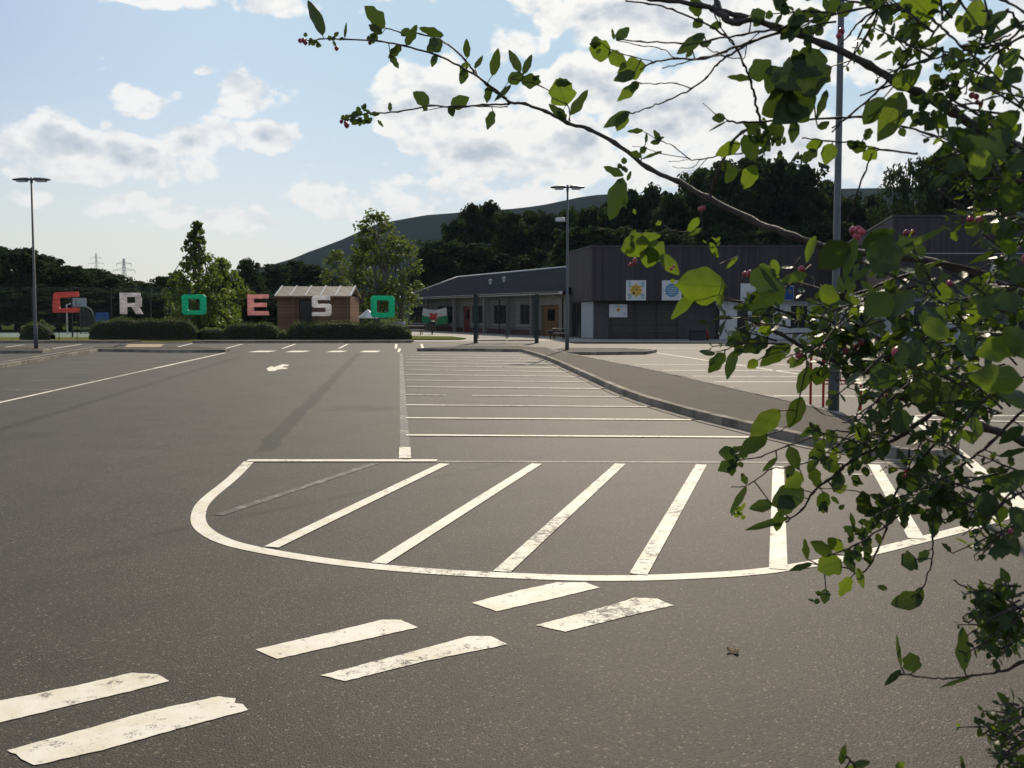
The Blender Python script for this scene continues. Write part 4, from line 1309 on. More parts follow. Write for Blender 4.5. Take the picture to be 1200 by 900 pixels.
m.add(pts_ + low_, [(1, 0, 3, 2), (4, 1, 2), (5, 4, 2, 3), (0, 5, 3), (6, 7, 10, 11), (0, 1, 7, 6), (1, 4, 10, 7), (4, 5, 11, 10), (5, 0, 6, 11)])
roof = m.build('roof', M['roofgrey'], t)
m = MB(); WB(m, sr0, LW + .9, -ee - .06, -ee - .004, ZE - .17, ZE + .03); WB(m, LW + .903, LW + .96, -ee - .06, 10 + ee, ZE - .17, ZE + .03)
m.build('fascia', M['fascia'], t)
def bar(mb, a, b, r): mb.tube([a, b], r, 6)
m = MB(); bar(m, WP(sr0, 5, ZR + .02), WP(srl, 5, ZR + .02), .09); bar(m, WP(srl, 5, ZR + .02), WP(LW + .9, -ee, ZE + .03), .08); m.build('ridge_capping', M['fascia'], roof)
for (u, v) in ((574.5, 334), (590.5, 331)):
    # vents stand on the front slope
    best = None
    for k in range(40):
        b_ = -.7 + k * .14
        z = lerp(ZE, ZR, (b_ + ee) / (5 + ee))
        # find s with this u
        kk = (u - 600) / F
        O = R0 + bdir * b_
        s_ = (O.x - kk * O.y) / (kk * tdir.y - tdir.x)
        p = WP(s_, b_, z)
        vv = HORIZON - (p.z - CAM_H) * F / p.y
        if best is None or abs(vv - v) < best[0]: best = (abs(vv - v), p)
    p = best[1]
    m = MB(); m.tube([p + Vector((0, 0, -.1)), p + Vector((0, 0, .35))], .12, 10); m.tube([p + Vector((0, 0, .35)), p + Vector((0, 0, .5))], [.2, .12], 10)
    m.build('roof_vent', M['fascia'], roof)
for u in (629.5, 602, 574, 538, 506):
    s_ = s_at(u); m = MB(); WB(m, s_ - .14, s_ + .14, -.62, -.36, 0, ZE - .17); m.build('veranda_post', M['cream'] if u != 506 else M['cream'], t)

for u in (660, 586, 500):
    s_ = s_at(u); m = MB(); m.tube([WP(s_, -.08, .05), WP(s_, -.08, ZE - .45), WP(s_, -ee + .1, ZE - .2)], .05, 8); m.build('downpipe', M['frame'], t)
m = MB(); m.tube([WP(0.2, -ee - .13, ZE - .02), WP(LW + .8, -ee - .13, ZE - .02)], .06, 8); m.build('gutter', M['galv'], t)

# flag hung in front of the wing
s_ = s_at(520)
c = WP(s_, -1.0, 0); t = empty('flag', c, 'white and green flag with a red dragon hung before the low wing', 'flag')
m = MB()
FW = s_at(507) - s_at(535)
def fp(a, b, off): return WP(s_at(507) - a * FW, -1.0 - .14 * math.sin(a * 9 + b * 2) - off, 2.35 - b * 1.5 - .22 * math.sin(a * 3.14))
for half, mi in ((0, 0), (1, 1)):
    m.mi = mi
    for i in range(12):
        for j in range(3):
            a0, a1 = i / 12, (i + 1) / 12; b0, b1 = (half * 3 + j) / 6, (half * 3 + j + 1) / 6
            m.add([fp(a0, b0, 0), fp(a1, b0, 0), fp(a1, b1, 0), fp(a0, b1, 0)], [(0, 1, 2, 3)])
cl = m.build('cloth', [M['white'], M['flaggreen']], t)
so_ = cl.modifiers.new('thick', 'SOLIDIFY'); so_.thickness = .008
m = MB()
drag = [(.22, .62), (.30, .45), (.26, .30), (.34, .22), (.42, .30), (.50, .18), (.62, .25), (.58, .40), (.72, .42), (.82, .28), (.84, .44), (.74, .56), (.66, .60), (.70, .82), (.60, .80), (.56, .66), (.46, .66), (.44, .84), (.36, .82), (.36, .64)]
cx = fp(.52, .5, .02)
n = len(drag)
m.add([cx] + [fp(a, b, .02) for a, b in drag], [(0, 1 + i, 1 + (i + 1) % n) for i in range(n)])
em = m.build('emblem', M['flagred'], cl)
m = MB(); a_ = WP(s_at(507) + .03, -1, 0); m.tube([a_, a_ + Vector((0, 0, 2.4))], .025, 6); a_ = WP(s_at(535) - .03, -1, 0); m.tube([a_, a_ + Vector((0, 0, 2.4))], .025, 6); m.build('pole', M['galvdark'], t)

# lilac cloth by the picnic table
b_ = P(468, 381, 72)
t = empty('planter', (b_.x, 72, 0), 'lilac covered planter behind the last green letter O', 'planter')
m = MB(); m.box((b_.x, 72, .55), (.9, .7, 1.1)); m.build('box', M['lilac'], t, .06)
m = MB()
for _ in range(160): leaf_quads(m, Vector((b_.x + random.uniform(-.35, .35), 72 + random.uniform(-.25, .25), 1.2)), .16, 1, .05)
m.build('plant', M['hedge_leaf'], t)

# ------------------------------------------------------------------ entrance gate
gy = G(556, 402).y
t = empty('gate', G(592, 401.5), 'tall dark green mesh double gate at the school entrance', 'gate')
zt = P(556, 345, gy).z
xs = [P(556.5, 0, gy).x, P(594, 0, gy).x, P(629.5, 0, gy).x]
for x in (xs[0], xs[2]):
    m = MB(); m.box((x, gy, zt / 2), (.24, .24, zt)); m.box((x, gy, zt + .02), (.28, .28, .04)); m.build('post', M['darkgreen'], t, .01)
for k in (0, 1):
    a_, b_ = xs[k] + (.13 if k == 0 else .015), xs[k + 1] - (.015 if k == 0 else .13)
    m = MB()
    zb = P(594, 400, gy).z + .05
    for x in (a_ + .03, b_ - .03): m.box((x, gy, (zb + zt) / 2), (.055, .05, zt - zb - .2))
    m.box(((a_ + b_) / 2, gy, zb), (b_ - a_, .05, .06)); m.box(((a_ + b_) / 2, gy, zt - .18), (b_ - a_, .05, .05))
    lf = m.build('gate_leaf', M['darkgreen'], t)
    m = MB(); x = a_ + .1
    while x < b_ - .06:
        m.box((x, gy, (zb + zt) / 2 - .1), (.012, .008, zt - zb - .25)); x += .06
    z = zb + .2
    while z < zt - .3:
        m.box(((a_ + b_) / 2, gy + .01, z), (b_ - a_ - .1, .008, .008)); z += .2
    m.build('mesh_infill', M['darkgreen'], lf)

# ------------------------------------------------------------------ timber clad hall
Yf = 60.0
x0 = P(695, 0, Yf).x; x1 = P(1046, 0, Yf).x
ztop = P(695, 289, Yf).z; zc = P(695, 352.3, Yf).z
bl_ = P(667, 0, 66.5)
t = empty('timber_hall', (x0, Yf, 0), 'two storey timber clad hall with pictures under its upper floor', 'building')
m = MB(); m.prism([(x0, Yf), (x1, Yf), (x1, 80), (bl_.x + 3.5, 80), (bl_.x, 66.5)], zc, ztop); m.build('upper_storey', M['cladding'], t)
m = MB(); pl = [(x0 - .05, Yf - .06), (x1 + .06, Yf - .06), (x1 + .06, 80), (bl_.x + 3.4, 80.05), (bl_.x - .07, 66.5)]
m.prism(pl, ztop + .002, ztop + .09); m.build('roof_edge', M['soffit'], t)
# lower storey, set back
yb = Yf + .9
m = MB()
m.prism([(x0 + .25, yb), (P(846, 0, yb).x, yb), (P(846, 0, yb).x, yb + .3), (x0 + .5, yb + .3), (bl_.x + .5, 66.3), (bl_.x + .2, 66.2)], 0, zc - .003)
m.build('wall', M['soffit'], t)
m = MB()
yq = yb - .06
a_, b_ = P(681, 0, 63).x, P(694.5, 0, 61).x
dv_ = Vector((x0 + .25, yb, 0)) - Vector((bl_.x + .2, 66.2, 0)); nv_ = Vector((dv_.y, -dv_.x, 0)).normalized()
if nv_.y > 0: nv_ = -nv_
def SW(mb, k0, k1, z0, z1, off, th):
    p0 = Vector((bl_.x + .2, 66.2, 0)) + dv_ * k0 + nv_ * off; p1 = Vector((bl_.x + .2, 66.2, 0)) + dv_ * k1 + nv_ * off
    q0, q1 = p0 + nv_ * th, p1 + nv_ * th
    mb.prism([(p0.x, p0.y), (p1.x, p1.y), (q1.x, q1.y), (q0.x, q0.y)], z0, z1)
SW(m, .50, .985, .05, zc - .06, .003, .05); m.build('panel', M['greypanel'], t)
m = MB(); SW(m, .05, .45, .1, zc - .1, .003, .03); m.build('window', M['glass'], t)
m = MB(); xx0, xx1 = P(700, 0, yb).x, P(716, 0, yb).x
m.box(((xx0 + xx1) / 2, yb - .03, 1.3), (xx1 - xx0, .05, 2.55)); m.build('door', M['soffit'], t)
for (ua, ub) in ((718, 745), (747, 771), (773, 796)):
    m = MB(); xa, xb = P(ua, 0, yb).x, P(ub, 0, yb).x
    z = .15
    while z < zc - .12:
        m.box(((xa + xb) / 2, yb - .05, z + .06), (xb - xa, .06, .11)); z += .19
    m.build('slatted_screen', M['slat'], t)
for u in (717, 746, 772, 797, 845):
    m = MB(); xx = P(u, 0, yb).x; m.box((xx, yb - .1, zc / 2 - .01), (.13, .13, zc - .03)); m.build('post', M['cladding'], t)
m = MB(); xa, xb = P(798, 0, yb).x, P(843, 0, yb).x; m.box(((xa + xb) / 2, yb - .02, 1.3), (xb - xa, .03, 2.4)); m.build('shutter', M['soffit'], t)
# entrance bay further right under the overhang
ye = Yf + .5
m = MB(); xa, xb = P(850, 0, ye).x, x1
m.box(((xa + xb) / 2, ye + .2, zc / 2), (xb - xa, .3, zc - .006)); m.build('entrance_wall', M['white'], t)
for (ua, ub, z0, z1) in ((868, 882, .1, 2.2), (886, 912, .9, 2.2), (932, 953, .8, 2.3), (966, 990, .1, 2.3), (1000, 1030, .8, 2.3)):
    m = MB(); xa, xb = P(ua, 0, ye).x, P(ub, 0, ye).x; m.box(((xa + xb) / 2, ye + .02, (z0 + z1) / 2), (xb - xa, .04, z1 - z0)); w_ = m.build('window', M['glass'], t)
    m = MB(); m.box((xa, ye, (z0 + z1) / 2), (.07, .07, z1 - z0)); m.box((xb, ye, (z0 + z1) / 2), (.07, .07, z1 - z0)); m.build('frame', M['white'], w_)
m = MB(); xx = P(850, 0, Yf + .15).x; m.box((xx, Yf + .15, zc / 2 - .01), (.22, .14, zc - .03)); m.build('post', M['white'], t)


def sign(u0, u1, v0, v1, Y, label, draw=None):
    a_, b_ = P(u0, v1, Y), P(u1, v0, Y)
    c = (a_ + b_) / 2
    t = empty('picture_sign', c, label, 'sign', 'picture signs on the timber clad hall')
    m = MB(); m.box((c.x, Y - .03, c.z), (b_.x - a_.x, .05, b_.z - a_.z)); m.build('board', M['white'], t)
    if draw: draw(t, c, b_.x - a_.x, Y - .058)
    return t


def disc(mb, cx_, cz, r, Y, n=20, wob=0.0, wn=6):
    pts_ = [(cx_ + (r * (1 + wob * math.cos(wn * k * 2 * math.pi / n))) * math.cos(2 * math.pi * k / n), cz + (r * (1 + wob * math.cos(wn * k * 2 * math.pi / n))) * math.sin(2 * math.pi * k / n)) for k in range(n)]
    slab(mb, pts_, Y - .004, Y)


def draw_sun(t, c, w, Y):
    m = MB()
    for sx, sz in ((-1, 1), (1, 1), (-1, -1), (1, -1)):
        for k in range(4):
            x = c.x + sx * w * (.30 + .05 * (k % 2)); z = c.z + sz * w * (.18 + .075 * k)
            slab(m, [(x - w * .06, z - w * .02), (x + w * .07, z - w * .02), (x + w * .07, z + w * .02), (x - w * .06, z + w * .02)], Y - .003, Y)
    m.build('corner_pattern', M['teal'], t)
    m = MB(); disc(m, c.x, c.z, w * .30, Y - .006, 48, .16, 8); m.build('petals', M['yellow'], t)
    m = MB()
    for k in range(6):
        a_ = k * math.pi / 3; disc(m, c.x + w * .18 * math.cos(a_), c.z + w * .18 * math.sin(a_), w * .075, Y - .012)
    m.build('dots', M['orange'], t)
    m = MB(); disc(m, c.x - w * .12, c.z - w * .14, w * .06, Y - .018); disc(m, c.x + w * .02, c.z + w * .03, w * .05, Y - .018); m.build('dark_dots', M['frame'], t)


def draw_blue(t, c, w, Y):
    m = MB(); disc(m, c.x, c.z, w * .34, Y, 32, .05, 10); m.build('round_emblem', M['lblue'], t)
    m = MB()
    for k in range(5):
        z = c.z + w * (-.2 + .1 * k); hw = w * .26 * math.cos((k - 2) * .5)
        slab(m, [(c.x - hw, z - w * .012), (c.x + hw, z - w * .012), (c.x + hw, z + w * .012), (c.x - hw, z + w * .012)], Y - .010, Y - .006)
    m.build('wave_lines', M['white'], t)
    m = MB()
    for sx in (-1, 1): disc(m, c.x + sx * w * .42, c.z, w * .025, Y, 10)
    m.build('side_dots', M['lblue'], t)


def draw_small(t, c, w, Y):
    m = MB(); disc(m, c.x, c.z + w * .05, w * .11, Y, 16, .15, 4); m.build('crest', M['orange'], t)
    m = MB(); slab(m, [(c.x + w * .28, c.z - w * .2), (c.x + w * .42, c.z - w * .2), (c.x + w * .42, c.z - w * .14), (c.x + w * .28, c.z - w * .14)], Y - .003, Y)
    slab(m, [(c.x - w * .25, c.z + w * .22), (c.x + w * .25, c.z + w * .22), (c.x + w * .25, c.z + w * .25), (c.x - w * .25, c.z + w * .25)], Y - .003, Y); m.build('caption_bar', M['greypanel'], t)


def draw_plain(t, c, w, Y):
    m = MB(); disc(m, c.x - w * .3, c.z + w * .05, w * .12, Y, 8, .3, 4); m.build('crest', M['plasticdark'], t)
    m = MB(); slab(m, [(c.x - w * .48, c.z - w * .34), (c.x + w * .48, c.z - w * .34), (c.x + w * .48, c.z - w * .28), (c.x - w * .48, c.z - w * .28)], Y - .003, Y); m.build('edge_stripe', M['blue'], t)


sign(733.5, 757, 328.5, 352, Yf, 'square picture sign with a yellow orange flower', draw_sun)
sign(775.5, 799, 328.5, 352, Yf, 'square picture sign with a round blue emblem', draw_blue)
sign(817, 840.5, 334, 352.5, Yf, 'white sign with dark blue lower edge, partly behind leaves', draw_plain)
sign(867.5, 893, 332, 356, Yf, 'white sign behind the branches right of the other pictures', None)
sign(713.8, 735, 356.5, 371.8, yb - .15, 'small white notice with a little crest below the flower picture', draw_small)
sign(918, 930, 335, 352, Yf, 'narrow bright blue sign behind the branches', lambda t, c, w, Y: [slab(mm := MB(), [(c.x - w * .46, c.z - w * .66), (c.x + w * .46, c.z - w * .66), (c.x + w * .46, c.z + w * .66), (c.x - w * .46, c.z + w * .66)], Y - .004, Y), mm.build('face', M['blue'], t)])
b_ = G(829, 399)
t = empty('bollard', b_, 'short red post before the dark shutter of the timber hall', 'bollard')
m = MB(); m.tube([b_, b_ + Vector((0, 0, .75)), b_ + Vector((0, 0, .8))], [.06, .06, .03], 10); m.build('post', M['redsteel'], t)
m = MB(); m.tube([b_, b_ + Vector((0, 0, .03))], .11, 10); m.build('base', M['galvdark'], t)
b_ = G(818, 399.2)
t = empty('storage_box', b_, 'low dark box beside the short red post', 'box')
m = MB(); m.box(b_ + Vector((0, .3, .3)), (1.0, .5, .6)); m.build('body', M['plasticdark'], t, .02)
m = MB(); m.box(b_ + Vector((0, .3, .63)), (1.06, .56, .05)); m.build('lid', M['plasticdark'], t, .01)

# lettered hall at right
Y3 = 48.0
x0, x1 = P(1052, 0, Y3).x, P(1420, 0, Y3).x
z3 = P(1100, 254, Y3).z
t = empty('lettered_hall', (x0, Y3, 0), 'taller dark clad hall with white letters behind the shrub', 'building')
m = MB(); m.prism([(x0, Y3), (x1, Y3), (x1, 72), (x0 + 6, 72)], 2.75, z3); m.build('upper_storey', M['cladding'], t)
m = MB(); m.prism([(x0 - .05, Y3 - .06), (x1, Y3 - .06), (x1, 72), (x0 + 5.9, 72)], z3 + .002, z3 + .1); m.build('roof_edge', M['soffit'], t)
zs = P(1100, 297, Y3).z
m = MB(); m.box(((x0 + x1) / 2, Y3 - .03, zs), (x1 - x0, .04, .05)); m.build('trim_strip', M['greypanel'], t)
m = MB(); m.prism([(x0 + .5, Y3 + .6), (x1, Y3 + .6), (x1, 71), (x0 + 6.5, 71)], 0, 2.74); m.build('lower_storey', M['greypanel'], t)
for k in range(6):
    xa = x0 + 1.5 + k * 2.6
    m = MB(); m.box((xa + .8, Y3 + .58, 1.35), (1.7, .04, 2.2)); w_ = m.build('window', M['glass'], t)
    m = MB(); m.box((xa - .05, Y3 + .55, 1.35), (.07, .09, 2.2)); m.box((xa + 1.65, Y3 + .55, 1.35), (.07, .09, 2.2)); m.build('frame', M['white'], w_)
fc = bpy.data.curves.new('lettering', 'FONT'); fc.body = 'gr'; fc.size = 1.0; fc.extrude = .03
fc.materials.append(M['white'])
ft = bpy.data.objects.new('lettering_curve', fc); col.objects.link(ft); bpy.context.view_layer.update()
fm = bpy.data.meshes.new_from_object(ft.evaluated_get(bpy.context.evaluated_depsgraph_get()))
bpy.data.objects.remove(ft)
fo = bpy.data.objects.new('lettering', fm); col.objects.link(fo)
lp = P(1160, 315, Y3 - .04)
fo.location = (lp.x - x0, -.04, lp.z); fo.rotation_euler = (R(90), 0, 0); fo.parent = t

# small fallen leaf on the tarmac
b_ = G(858, 766)
m = MB(); random.seed(4)
for k in range(2):
    a0 = k * 1.9
    pts_ = [b_ + Vector((math.cos(a0) * .0, 0, .006))]
    for j in range(9):
        a_ = a0 + (j - 4) * .22; rr = .035 * (1 - abs(j - 4) * .06)
        pts_.append(b_ + Vector((math.cos(a_) * rr, math.sin(a_) * rr, .006 + .018 * (j % 2) + .006 * k)))
    m.add(pts_, [(0, 1 + j, 2 + j) for j in range(8)])
o = m.build('fallen_leaf', M['deadleaf'], origin=b_); tag(o, 'dry curled leaf lying alone on the tarmac', 'leaf')
o.modifiers.new('thick', 'SOLIDIFY').thickness = .002

# ------------------------------------------------------------------ the shrub
random.seed(21)
SH = empty('shrub', (1.75, 1.3, 0), 'leafy shrub with pink berries reaching in from the right', 'shrub')
stems = MB(); leaves = [MB(), MB()]; berries = MB()
TW = []   # sampled twig points (u, v, Y, dir)


def stem(pts, r0, r1, n=6, samp=True):
    """pts: (u, v, Y) along the stem"""
    w3 = [P(*p) for p in pts]
    sp_ = smooth_path(w3, 5)
    for i in range(1, len(sp_) - 1):
        sp_[i] = sp_[i] + Vector((random.gauss(0, 1), random.gauss(0, 1), random.gauss(0, 1))) * 0.0005
    N_ = len(sp_)
    rad = [lerp(r0, r1, i / (N_ - 1)) * (1.0 + (0.35 if i % 5 == 0 else 0)) for i in range(N_)]
    stems.tube(sp_, rad, n)
    if samp:
        for i in range(1, N_):
            TW.append((sp_[i], (sp_[i] - sp_[i - 1]).normalized()))


def leaf3(base, tip, w, nrm, bright=0, fold=.22, curl=.12, tint=None, chew=0.0):
    mb = leaves[bright]
    ax = tip - base; L = ax.length
    if L < 1e-5: return
    ax.normalize()
    side = ax.cross(nrm)
    if side.length < 1e-3: side = ax.orthogonal()
    side.normalize(); n_ = side.cross(ax).normalized()
    mb.c = random.uniform(.1, .9) if tint is None else tint
    ns, vs, fs = 11, [], []
    vc = []; va = []; v_id = random.random()
    ph = random.uniform(0, 6)
    lob, lf = (.15, random.uniform(1.1, 1.5)) if random.random() < .35 else (.06, 1.5)
    for i in range(ns + 1):
        s_ = i / ns
        wi = w / 2 * (math.sin(math.pi * min(1, s_ ** .82)) ** .75 if 0 < s_ < 1 else 0.02)
        wi *= 1 + lob * math.sin(i * lf + ph)
        c_ = base + ax * (L * s_) + n_ * (L * curl * (s_ * s_ - s_ * .4))
        for k in (-1, -.5, 0, .5, 1):
            wk = wi * (1 - chew * (random.random() if abs(k) == 1 else 0))
            vc.append(mb.c); va.append((s_, k, v_id))
            vs.append(c_ + side * (wk * k) + n_ * (abs(k) ** 1.4 * wi * fold * 2 * .5 + wi * .06 * math.sin(3 * k + i * 1.7 + ph)))
    for i in range(ns):
        for k in range(4):
            fs.append((i * 5 + k, i * 5 + k + 1, (i + 1) * 5 + k + 1, (i + 1) * 5 + k))
    mb.smooth = True
    mb.add(vs, fs)
    mb.col[-len(vs):] = vc
    b0_ = len(mb.v) - len(vs)
    for i_, a_ in enumerate(va): mb.aux[b0_ + i_] = a_


def near_twig(p):
    best = None
    for q_, d_ in TW:
        l = (q_ - p).length
        if best is None or l < best[0]: best = (l, q_)
    return best


def leafpx(u0, v0, u1, v1, w, Y, bright=0, tilt=None, stalk=True, tint=None, chew=0.0):
    dY = random.uniform(-.4, .4)
    L = math.hypot(u1 - u0, v1 - v0)
    b = P(u0, v0, Y); tp_ = P(u1, v1, Y + px(L, Y) * dY)
    view = (Vector((0, 0, CAM_H)) - b).normalized()
    nrm = view + Vector((random.gauss(0, .28), random.gauss(0, .28), random.gauss(0.1, .28)))
    if random.random() < .5: nrm = -nrm
    leaf3(b, tp_, px(w, Y), nrm, bright, random.uniform(.05, .3), random.uniform(-.12, .15), tint, chew)
    if stalk:
        nt_ = near_twig(b)
        if nt_ and .002 < nt_[0] < .035:
            stems.tube([nt_[1], b + (tp_ - b) * .04], [.0009, .0007], 4, False)


BC = []
def berry(u, v, Y, r=5):
    berries = BC[-1]
    c = P(u, v, Y)
    berries.ball(c, px(r, Y), 9, 6, (1, 1, random.uniform(.95, 1.15)))
    berries.ball(c + Vector((0, 0, -px(r, Y) * .95)), px(r, Y) * .28, 6, 4)


def berry_end(u, v, Y, n, r=5, spread=7):
    BC.append(MB())
    for _ in range(n): berry(u + random.uniform(-spread, spread), v + random.uniform(-spread * .7, spread), Y + random.uniform(-.02, .02), r * .78 * random.uniform(.7, 1.1))


def tuft(u, v, Y, n, L, w, spread=8, bright=0):
    for _ in range(n):
        a_ = random.uniform(0, 6.28); l = L * random.uniform(.6, 1.2)
        uu, vv = u + random.uniform(-spread, spread), v + random.uniform(-spread, spread)
        leafpx(uu, vv, uu + math.cos(a_) * l, vv + math.sin(a_) * l, w * random.uniform(.7, 1.2), Y + random.uniform(-.012, .012), bright, stalk=False)


# ---- main stems (pixel, pixel, metres away)
stem([(1560, 900, 1.2), (1480, 700, 1.2), (1380, 520, 1.15), (1260, 380, 1.1), (1150, 325, 1.05), (1060, 300, 1.1), (985, 294, 1.16), (930, 277, 1.2), (880, 257, 1.26), (830, 232, 1.32), (795, 213, 1.36), (760, 197, 1.39), (720, 167, 1.42), (690, 152, 1.44), (665, 144, 1.46), (640, 131, 1.48), (615, 122, 1.5), (597, 121, 1.5)], .0060, .0022, 8)
stem([(597, 120, 1.5), (570, 99, 1.51), (555, 84, 1.52), (545, 70, 1.52), (520, 49, 1.53), (493, 40, 1.54), (470, 38, 1.55), (452, 33, 1.55)], .0020, .0010)
stem([(594, 116, 1.5), (570, 97, 1.49), (543, 80, 1.48), (512, 65, 1.47), (474, 54, 1.47), (443, 48, 1.46), (405, 46, 1.46), (375, 46, 1.46), (354, 48, 1.46)], .0020, .0009)
stem([(597, 122, 1.5), (566, 123, 1.51), (532, 126, 1.52), (505, 124, 1.52), (466, 131, 1.53), (432, 133, 1.53), (415, 138, 1.54), (403, 143, 1.54)], .0017, .0009)
stem([(595, 125, 1.5), (570, 125, 1.49), (530, 124, 1.49), (495, 130, 1.49)], .0010, .0006)
stem([(608, 86, 1.5), (600, 92, 1.5), (632, 100, 1.49), (664, 122, 1.47), (668, 142, 1.46)], .001, .001, 5, False)
# upper branch
stem([(1480, 420, .95), (1360, 290, .92), (1260, 215, .9), (1190, 172, .9), (1148, 152, .9), (1117, 131, .91), (1075, 109, .92), (1046, 93, .93), (1017, 76, .94), (967, 52, .96), (908, 31, .99), (867, 19, 1.0), (820, 6, 1.02), (762, -2, 1.04), (720, -14, 1.06)], .0058, .0022, 8)
stem([(835, 10, 1.02), (850, 20, 1.0), (858, 26, 1.0), (868, 22, 1.0)], .0035, .0035, 6, False)
stem([(838, -10, 1.02), (840, 3, 1.02), (850, 22, 1.0), (866, 27, .99), (885, 20, .99)], .003, .003, 6, False)
stem([(733, 1, 1.05), (760, 4, 1.04), (788, 11, 1.04), (818, 24, 1.03), (850, 42, 1.02), (864, 58, 1.02), (872, 76, 1.02), (880, 96, 1.02), (884, 112, 1.02), (888, 130, 1.02), (892, 146, 1.02)], .0009, .0016)
stem([(940, 33, .98), (914, 38, .99), (880, 49, 1.0), (850, 60, 1.01), (820, 69, 1.02), (792, 69, 1.03), (765, 73, 1.04), (750, 82, 1.05)], .0018, .0009)
stem([(930, 28, .98), (910, 34, .98), (870, 40, .99), (834, 47, 1.0), (800, 50, 1.01), (750, 48, 1.02), (722, 46, 1.03)], .0014, .0007)
stem([(880, 50, 1.0), (852, 66, 1.0), (840, 76, 1.0), (828, 91, 1.01), (810, 104, 1.01), (782, 118, 1.02), (760, 126, 1.03), (742, 133, 1.03)], .0013, .0007)
stem([(810, 104, 1.01), (792, 98, 1.0), (770, 98, 1.0), (752, 98, 1.0)], .0007, .0005)
stem([(852, 66, 1.0), (825, 67, 1.0), (800, 74, 1.0), (776, 80, 1.0)], .0007, .0006)
stem([(765, 73, 1.04), (740, 66, 1.04), (715, 58, 1.04)], .0006, .0006)
stem([(792, 69, 1.03), (775, 57, 1.03), (750, 53, 1.03), (722, 47, 1.03)], .0006, .0005)
stem([(822, 52, 1.0), (840, 62, 1.0), (870, 68, 1.0), (876, 50, .99), (890, 38, .98)], .0006, .0006)
stem([(864, 58, 1.02), (850, 40, 1.02), (838, 20, 1.02), (832, 5, 1.02)], .0007, .0007)
stem([(1090, 133, .98), (1010, 137, 1.0), (980, 138, 1.0), (920, 141, 1.02), (870, 143, 1.03), (852, 141, 1.04)], .0013, .0012)
stem([(852, 141, 1.04), (838, 133, 1.04), (824, 121, 1.05)], .0006, .0004)
stem([(895, 142, 1.05), (870, 155, 1.1), (857, 168, 1.16), (846, 190, 1.24), (838, 212, 1.30), (832, 230, 1.32)], .0018, .0022)
stem([(905, 150, 1.04), (900, 170, 1.06), (890, 185, 1.06), (870, 195, 1.07)], .0007, .0006)
stem([(870, 180, 1.2), (846, 182, 1.2), (820, 187, 1.2), (808, 186, 1.2), (790, 172, 1.2), (776, 166, 1.2), (754, 154, 1.2)], .0010, .0005)
stem([(808, 186, 1.2), (774, 180, 1.2), (758, 174, 1.2), (741, 171, 1.2)], .0006, .0004)
stem([(808, 186, 1.2), (800, 188, 1.2), (784, 189, 1.2)], .0004, .0004)
stem([(820, 187, 1.2), (812, 196, 1.2), (800, 197, 1.2), (788, 195, 1.2)], .0005, .0004)
stem([(830, 184, 1.2), (815, 200, 1.2), (800, 206, 1.2)], .0005, .0004)
stem([(1075, 180, .95), (1040, 176, .95), (1000, 168, .96), (970, 165, .97), (940, 162, .98)], .0011, .0007)
stem([(1160, 200, .85), (1120, 175, .86), (1090, 158, .87), (1060, 148, .88), (1030, 140, .9)], .0014, .0008)
# thin crossing twigs, upper right
for L_ in ([(1068, 2, .9), (1093, 23, .88), (1110, 38, .87), (1127, 54, .86), (1150, 74, .85), (1175, 98, .84), (1200, 128, .82), (1240, 175, .8)],
           [(1160, -6, .84), (1178, 2, .83), (1200, 14, .82), (1240, 40, .8)],
           [(1100, 30, .9), (1085, 52, .92), (1060, 75, .94), (1051, 82, .95), (1030, 106, .96), (1004, 128, .98), (975, 150, 1.0)],
           [(1034, 4, .93), (1020, 20, .94), (1008, 40, .95), (1000, 70, .97)], [(1038, 2, .93), (1028, 15, .94), (1015, 45, .95), (1010, 62, .96)],
           [(1055, 4, .93), (1000, 12, .95), (960, 22, .97), (925, 30, .98)], [(1050, 10, .93), (1005, 3, .95), (960, -6, .97)], [(1034, 6, .93), (1010, 24, .95), (996, 40, .97), (985, 52, .98)],
           [(1200, 30, .82), (1180, 48, .84), (1150, 56, .86), (1120, 62, .88), (1085, 72, .9), (1053, 80, .92)],
           [(1200, 42, .82), (1170, 60, .84), (1152, 80, .86), (1140, 100, .87)], [(1168, 50, .84), (1175, 75, .84), (1178, 84, .84)],
           [(1112, 114, .88), (1143, 133, .86), (1160, 146, .85), (1190, 168, .84), (1230, 200, .82)],
           [(1127, 54, .86), (1160, 50, .86), (1185, 40, .85)], [(1065, 92, .93), (1035, 103, .95), (1008, 112, .97)], [(1180, 10, .83), (1195, 28, .83), (1210, 50, .82)],
           [(1122, -5, .86), (1138, 20, .86), (1150, 40, .85), (1140, 70, .86)], [(1040, 95, .94), (1015, 120, .96), (990, 140, .98), (975, 155, .99)]):
    stem(L_, .0013, .0008, 5)
# middle twigs
stem([(822, 231, 1.33), (822, 250, 1.32), (822, 268, 1.31), (805, 272, 1.3), (783, 268, 1.3), (775, 260, 1.3)], .0008, .0006)
stem([(990, 262, 1.0), (1000, 240, .98), (1012, 205, .95), (1022, 180, .93)], .0012, .0008)
stem([(1200, 238, .75), (1160, 245, .77), (1138, 246, .78), (1120, 238, .79), (1100, 222, .8)], .0010, .0007)
stem([(1220, 330, .85), (1160, 322, .86), (1100, 308, .87), (1040, 330, .9), (990, 345, .95), (930, 330, 1.0), (880, 330, 1.03)], .0020, .0008)
stem([(930, 330, 1.0), (900, 350, 1.02), (860, 352, 1.04), (842, 338, 1.05)], .0011, .0007)
stem([(842, 338, 1.05), (846, 320, 1.05), (833, 296, 1.06), (830, 280, 1.06)], .0007, .0005)
